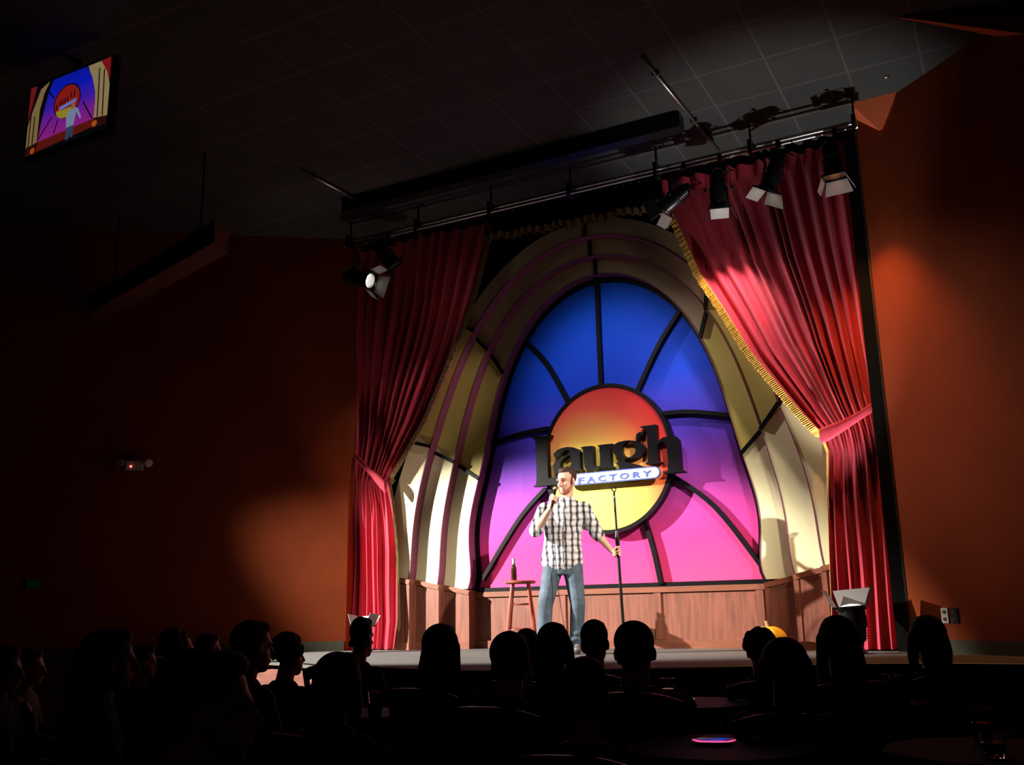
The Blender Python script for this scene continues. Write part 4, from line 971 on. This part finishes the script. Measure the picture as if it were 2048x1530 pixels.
# ================================================================== AUDIENCE
def seated(name_, hair, topm, hairm):
    """one seated figure facing +y, origin on the floor under the seat"""
    root = empty('person'); S = 0.0
    bm = BM()
    def h(x, y, z): return Vector((x, y+0.02, z+1.045))
    I3 = Matrix.Identity(3)
    ellipsoid(bm, h(0, -0.010, 0.035), 0.072, 0.090, 0.085); ellipsoid(bm, h(0, 0.022, -0.045), 0.055, 0.062, 0.066); ellipsoid(bm, h(0, 0.05, -0.09), 0.034, 0.03, 0.025)
    capsule(bm, h(0, 0.082, 0.01), h(0, 0.106, -0.03), 0.010, 0.014)
    for s_ in (-1, 1):
        capsule(bm, h(s_*0.012, 0.083, 0.02), h(s_*0.046, 0.068, 0.018), 0.010, 0.009); ellipsoid(bm, h(s_*0.074, -0.01, -0.01), 0.010, 0.02, 0.032, seg=12)
    capsule(bm, h(-0.016, 0.084, -0.062), h(0.016, 0.084, -0.062), 0.009, 0.009)
    capsule(bm, h(0, -0.02, -0.06), (0, -0.03, 0.86), 0.052, 0.058)
    loft(bm, [(0, -0.02, 0.46, 0.15, 0.11), (0, -0.03, 0.6, 0.14, 0.10), (0, -0.04, 0.74, 0.16, 0.105), (0, -0.04, 0.84, 0.15, 0.08), (0, -0.03, 0.9, 0.07, 0.05)])
    for s_ in (-1, 1):
        capsule(bm, (s_*0.165, -0.03, 0.83), (s_*0.215, 0.03, 0.60), 0.046, 0.038); capsule(bm, (s_*0.215, 0.03, 0.60), (s_*0.13, 0.24, 0.58), 0.037, 0.026)
        capsule(bm, (s_*0.13, 0.24, 0.58), (s_*0.10, 0.31, 0.575), 0.026, 0.022)
        for i in range(4): finger(bm, [Vector((s_*(0.122-0.017*i), 0.325, 0.578)), Vector((s_*(0.118-0.017*i), 0.365, 0.572)), Vector((s_*(0.114-0.016*i), 0.385, 0.556))], 0.009, 0.008)
        finger(bm, [Vector((s_*0.085, 0.29, 0.58)), Vector((s_*0.062, 0.33, 0.585))], 0.010, 0.009)
        capsule(bm, (s_*0.09, 0.0, 0.50), (s_*0.12, 0.42, 0.50), 0.078, 0.052); capsule(bm, (s_*0.12, 0.42, 0.49), (s_*0.12, 0.40, 0.10), 0.052, 0.035); capsule(bm, (s_*0.12, 0.40, 0.05), (s_*0.12, 0.53, 0.035), 0.035, 0.028)
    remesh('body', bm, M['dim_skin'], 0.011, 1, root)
    bm = BM()
    loft(bm, [(0, -0.02, 0.47, 0.175, 0.135), (0, -0.03, 0.6, 0.165, 0.125), (0, -0.04, 0.74, 0.185, 0.128), (0, -0.04, 0.83, 0.185, 0.10), (0, -0.03, 0.885, 0.11, 0.075), (0, -0.03, 0.91, 0.075, 0.065)], 28)
    for s_ in (-1, 1):
        capsule(bm, (s_*0.165, -0.03, 0.82), (s_*0.215, 0.03, 0.60), 0.066, 0.054); capsule(bm, (s_*0.215, 0.03, 0.60), (s_*0.15, 0.20, 0.585), 0.052, 0.040)
    remesh('top', bm, topm, 0.014, 3, root)
    bm = BM(); loft(bm, [(0, -0.02, 0.455, 0.17, 0.13), (0, -0.02, 0.52, 0.17, 0.13)])
    for s_ in (-1, 1):
        capsule(bm, (s_*0.09, 0.0, 0.515), (s_*0.12, 0.42, 0.51), 0.090, 0.068); capsule(bm, (s_*0.12, 0.42, 0.50), (s_*0.12, 0.40, 0.12), 0.068, 0.055)
    remesh('trousers', bm, M['trousers'], 0.014, 3, root)
    for s_ in (-1, 1):
        bm = BM(); capsule(bm, (s_*0.12, 0.38, 0.048), (s_*0.12, 0.55, 0.042), 0.045, 0.038)
        for v in bm.verts: v.co.z = max(v.co.z, 0.002)
        remesh('shoe', bm, M['shoe'], 0.012, 2, root)
    bm = BM()
    if hair == 'short':
        ellipsoid(bm, h(0, -0.022, 0.047), 0.079, 0.088, 0.088); ellipsoid(bm, h(0, 0.03, 0.095), 0.055, 0.05, 0.032)
        capsule(bm, h(-0.04, -0.075, -0.03), h(0.04, -0.075, -0.03), 0.024, 0.024)
    elif hair == 'long':
        ellipsoid(bm, h(0, -0.022, 0.045), 0.088, 0.098, 0.094); ellipsoid(bm, h(0, 0.03, 0.10), 0.055, 0.05, 0.034)
        for s_ in (-1, 1): finger(bm, [h(s_*0.072, -0.01, 0.03), h(s_*0.085, -0.03, -0.08), h(s_*0.090, -0.06, -0.20), h(s_*0.06, -0.09, -0.30)], 0.030, 0.030)
        finger(bm, [h(0, -0.08, 0.03), h(0, -0.10, -0.10), h(0, -0.12, -0.22), h(0, -0.13, -0.34)], 0.055, 0.035)
    elif hair == 'bob':
        ellipsoid(bm, h(0, -0.022, 0.040), 0.095, 0.100, 0.099); ellipsoid(bm, h(0, 0.03, 0.10), 0.06, 0.05, 0.034)
        for s_ in (-1, 1): finger(bm, [h(s_*0.078, -0.01, 0.02), h(s_*0.094, -0.015, -0.06), h(s_*0.090, -0.01, -0.12)], 0.034, 0.026)
        finger(bm, [h(-0.04, -0.085, -0.02), h(-0.04, -0.09, -0.11)], 0.045, 0.036); finger(bm, [h(0.04, -0.085, -0.02), h(0.04, -0.09, -0.11)], 0.045, 0.036)
    elif hair == 'curly':
        ellipsoid(bm, h(0, -0.025, 0.040), 0.085, 0.092, 0.088); rn = random.Random(5)
        for i in range(90):
            t = rn.uniform(0, 6.283); f_ = rn.uniform(-0.5, 1.0); q = math.sqrt(max(0, 1-f_*f_))
            p_ = Vector((q*math.cos(t)*0.09, q*math.sin(t)*0.095-0.03, f_*0.092+0.035))
            if p_.y > 0.03 and p_.z < 0.09: continue
            ellipsoid(bm, h(*p_), 0.019, 0.019, 0.019, seg=8)
    remesh('hair', bm, hairm, 0.009, 1 if hair == 'curly' else 3, root)
    return root
def chair_proto():
    c = empty('chair'); m = M['chair']
    bm = BM(); box(bm, (-0.22, -0.21, 0.40), (0.22, 0.22, 0.445), 0.012); link('seat', bm, m, c)
    for sx_ in (-1, 1):
        bm = BM(); bar(bm, (sx_*0.19, 0.18, 0), (sx_*0.19, 0.18, 0.40), 0.035, 0.035, (1, 0, 0)); link('leg', bm, m, c)
        bm = BM(); tube(bm, smoothed([(sx_*0.20, -0.22, 0.0), (sx_*0.20, -0.20, 0.42), (sx_*0.20, -0.235, 0.70), (sx_*0.20, -0.27, 0.86)], 4, False), 0.018, 8); link('leg', bm, m, c)
    bm = BM(); pts = smoothed([(-0.215, -0.262, 0.835), (-0.1, -0.285, 0.865), (0.1, -0.285, 0.865), (0.215, -0.262, 0.835)], 6, False)
    for a, b in zip(pts, pts[1:]): bar(bm, a, b, 0.07, 0.02, (0, 0, 1))
    link('top_rail', bm, m, c)
    for x in (-0.1, 0, 0.1):
        bm = BM(); bar(bm, (x, -0.205, 0.44), (x, -0.275, 0.84), 0.035, 0.012, (1, 0, 0)); link('back_slat', bm, m, c)
    return c
protos = {k: seated(k, *v) for k, v in {
    'short': ('short', M['top_dark'], M['dark_hair']), 'long': ('long', M['top_dark'], M['dark_hair']), 'bob': ('bob', M['top_dark'], M['dark_hair']),
    'curly': ('curly', M['top_brown'], M['blond_hair']), 'short2': ('short', M['top_grey'], M['dark_hair'])}.items()}
chp = chair_proto(); used = set()
# (px, top py, depth, style, facing degrees from +Y toward +X, width factor, label)
AUD = [
 (500, 1238, 4.6, 'short', 18, 1.05, 'man with thick short hair in profile, in front of the left wall'),
 (577, 1264, 5.3, 'curly', 10, 0.95, 'curly haired person in front of the left wall, right of the man in profile'),
 (675, 1303, 3.45, 'bob', 8, 1.0, 'person with smooth rounded hair below the left foot lamp, nearer row'),
 (722, 1232, 6.0, 'short', 4, 0.85, 'short haired person directly in front of the left foot lamp'),
 (880, 1247, 4.5, 'long', -4, 1.0, 'long haired woman in front of the left wood panelling'),
 (1018, 1260, 3.8, 'short', -6, 1.05, 'broad headed man in front of the bar stool legs'),
 (1052, 1255, 5.3, 'short', -8, 0.95, 'farther dim head, just left of the performer legs'),
 (1105, 1244, 4.6, 'bob', -10, 0.9, 'person with rounded hair directly in front of the performer legs'),
 (1187, 1237, 5.25, 'short2', -10, 1.0, 'person right of the performer legs, left of the flat topped head'),
 (1266, 1239, 4.05, 'short', -12, 1.12, 'person with a flat topped head below the microphone stand'),
 (1168, 1310, 2.9, 'short', -8, 1.0, 'nearest dark head in the centre, below the performer'),
 (1517, 1254, 5.1, 'curly', -20, 0.95, 'curly light haired person left of the pumpkin'),
 (1566, 1274, 3.7, 'long', -14, 1.1, 'long haired person in front of the pumpkin'),
 (1672, 1230, 4.4, 'long', -24, 1.0, 'long haired woman left of the right foot lamp'),
 (1852, 1230, 4.95, 'bob', -30, 1.0, 'person with a dark bob in front of the right wall outlets'),
 (402, 1292, 2.0, 'short', 40, 1.05, 'largest and nearest dark head at lower left, turned to the stage'),
 (352, 1258, 5.6, 'curly', 30, 1.0, 'curly haired person far left, beside the man in profile'),
 (414, 1265, 6.6, 'short2', 28, 0.95, 'short haired person between the curly head and the man in profile'),
 (215, 1256, 3.9, 'long', 35, 1.05, 'long haired person at far left in near darkness'),
 (287, 1290, 6.3, 'short', 40, 0.9, 'small distant face at far left below the emergency light'),
 (60, 1296, 5.9, 'short2', 55, 0.95, 'dim face near the left edge, second from the edge'),
 (8, 1290, 4.9, 'bob', 60, 0.95, 'dim face cut by the left edge of the picture'),
]
for i, (px, py, dep, sty, fa, wf, lab) in enumerate(AUD):
    q = D(px, py, dep); ht = q.z-ZF; proto = protos[sty]
    o = proto if sty not in used else copy_tree(proto); used.add(sty)
    sz = ht/1.182; o.location = (q.x, q.y, ZF); o.rotation_euler = (0, 0, -R(fa)); o.scale = (wf*sz, wf*sz, sz)
    tag(o, lab, 'person', 'seated audience')
    c = chp if i == 0 else copy_tree(chp)
    c.location = (q.x, q.y, ZF); c.rotation_euler = (0, 0, -R(fa)); c.scale = (sz, sz, sz)
    tag(c, 'dark wooden chair under the '+' '.join(lab.replace(',', '').split()[:11]), 'chair', 'audience chairs')
def dropt(px, py, label, rad_=0.36):
    q = G(px, py, -0.02); r = empty('cocktail_table', (q.x, q.y, ZF)); tag(r, label, 'table', 'cocktail tables')
    bm = BM(); lathe(bm, [(0, 0.70), (rad_-0.01, 0.70), (rad_, 0.708), (rad_, 0.722), (rad_-0.008, 0.73), (0, 0.73)], (0, 0, 0), (0, 0, 1), 48); link('tabletop', bm, M['table'], r, smooth=True, auto=30)
    bm = BM(); tube(bm, [(0, 0, 0.02), (0, 0, 0.70)], 0.035, 14); link('pedestal', bm, M['can'], r, smooth=True, auto=40)
    bm = BM(); lathe(bm, [(0, 0), (0.24, 0), (0.24, 0.012), (0.05, 0.04), (0, 0.04)], (0, 0, 0), (0, 0, 1), 32); link('base', bm, M['can'], r, smooth=True, auto=40)
    return q
T1 = dropt(742, 1425, 'round dark table behind the long haired woman, left of centre', 0.24)
T2 = dropt(1385, 1404, 'round dark table right of the flat topped head', 0.30)
T3 = dropt(1440, 1492, 'round dark table with a shiny pink reflecting saucer', 0.32)
T4 = dropt(1790, 1398, 'round dark table left of the person with a dark bob', 0.30)
T5 = dropt(1980, 1500, 'round dark table at the lower right corner', 0.32)
T6 = dropt(1096, 1436, 'small round dark table holding a glass left of the nearest centre head', 0.2)
def tumbler(px, py, label, hgt=0.12, r0=0.035, m='glass'):
    q = G(px, py, -0.019); r = empty('drinking_glass', q); tag(r, label, 'glass', 'drinking glasses')
    bm = BM(); lathe(bm, [(0, 0), (r0*0.8, 0), (r0, hgt), (r0-0.002, hgt), (r0*0.8-0.003, 0.012), (0, 0.012)], (0, 0, 0), (0, 0, 1), 24); link('glass_cup', bm, M[m], r, smooth=True, auto=40)
    bm = BM(); lathe(bm, [(0, 0.013), (r0*0.8-0.004, 0.013), (r0*0.93-0.003, hgt*0.6), (0, hgt*0.6)], (0, 0, 0), (0, 0, 1), 24); link('drink', bm, mat('dark_drink', (0.10, 0.03, 0.015), 0.1), r, smooth=True, auto=40)
tumbler(750, 1440, 'clear glass on the table left of centre, between the two nearest left heads')
tumbler(1338, 1408, 'clear glass right of the flat topped head')
tumbler(1096, 1440, 'clear glass with a pink glint, left of the nearest centre head')
tumbler(1785, 1400, 'clear glass left of the person with a dark bob')
tumbler(1968, 1492, 'clear glass on the table at the lower right corner')
tumbler(1990, 1514, 'short clear glass nearest the lower right corner', 0.07, 0.04)
def saucer(px, py, label, r0=0.07):
    q = G(px, py, -0.019); bm = BM(); lathe(bm, [(0, 0), (r0*0.6, 0), (r0, 0.008), (r0, 0.010), (r0*0.62, 0.004), (0, 0.004)], q, (0, 0, 1), 36)
    o = link('saucer', bm, M['plate'], smooth=True, auto=60); tag(o, label, 'saucer')
saucer(1428, 1486, 'shiny saucer reflecting pink on the dark table at lower centre right', 0.075)
saucer(1370, 1402, 'small shiny saucer beside the glass right of the flat topped head', 0.05)
# exit sign glow far left
q, n = on_wall(70, 1168, CL, LD, 0.03); bm = BM(); bar(bm, q-Vector((0, 0, 0.05)), q+Vector((0, 0, 0.05)), 0.16, 0.02, LD)
o = link('exit_panel', bm, emit('dim_green_panel', (0.0, 0.012, 0.006), 0.25)); tag(o, 'very dim green lit panel low on the dark left wall', 'panel')
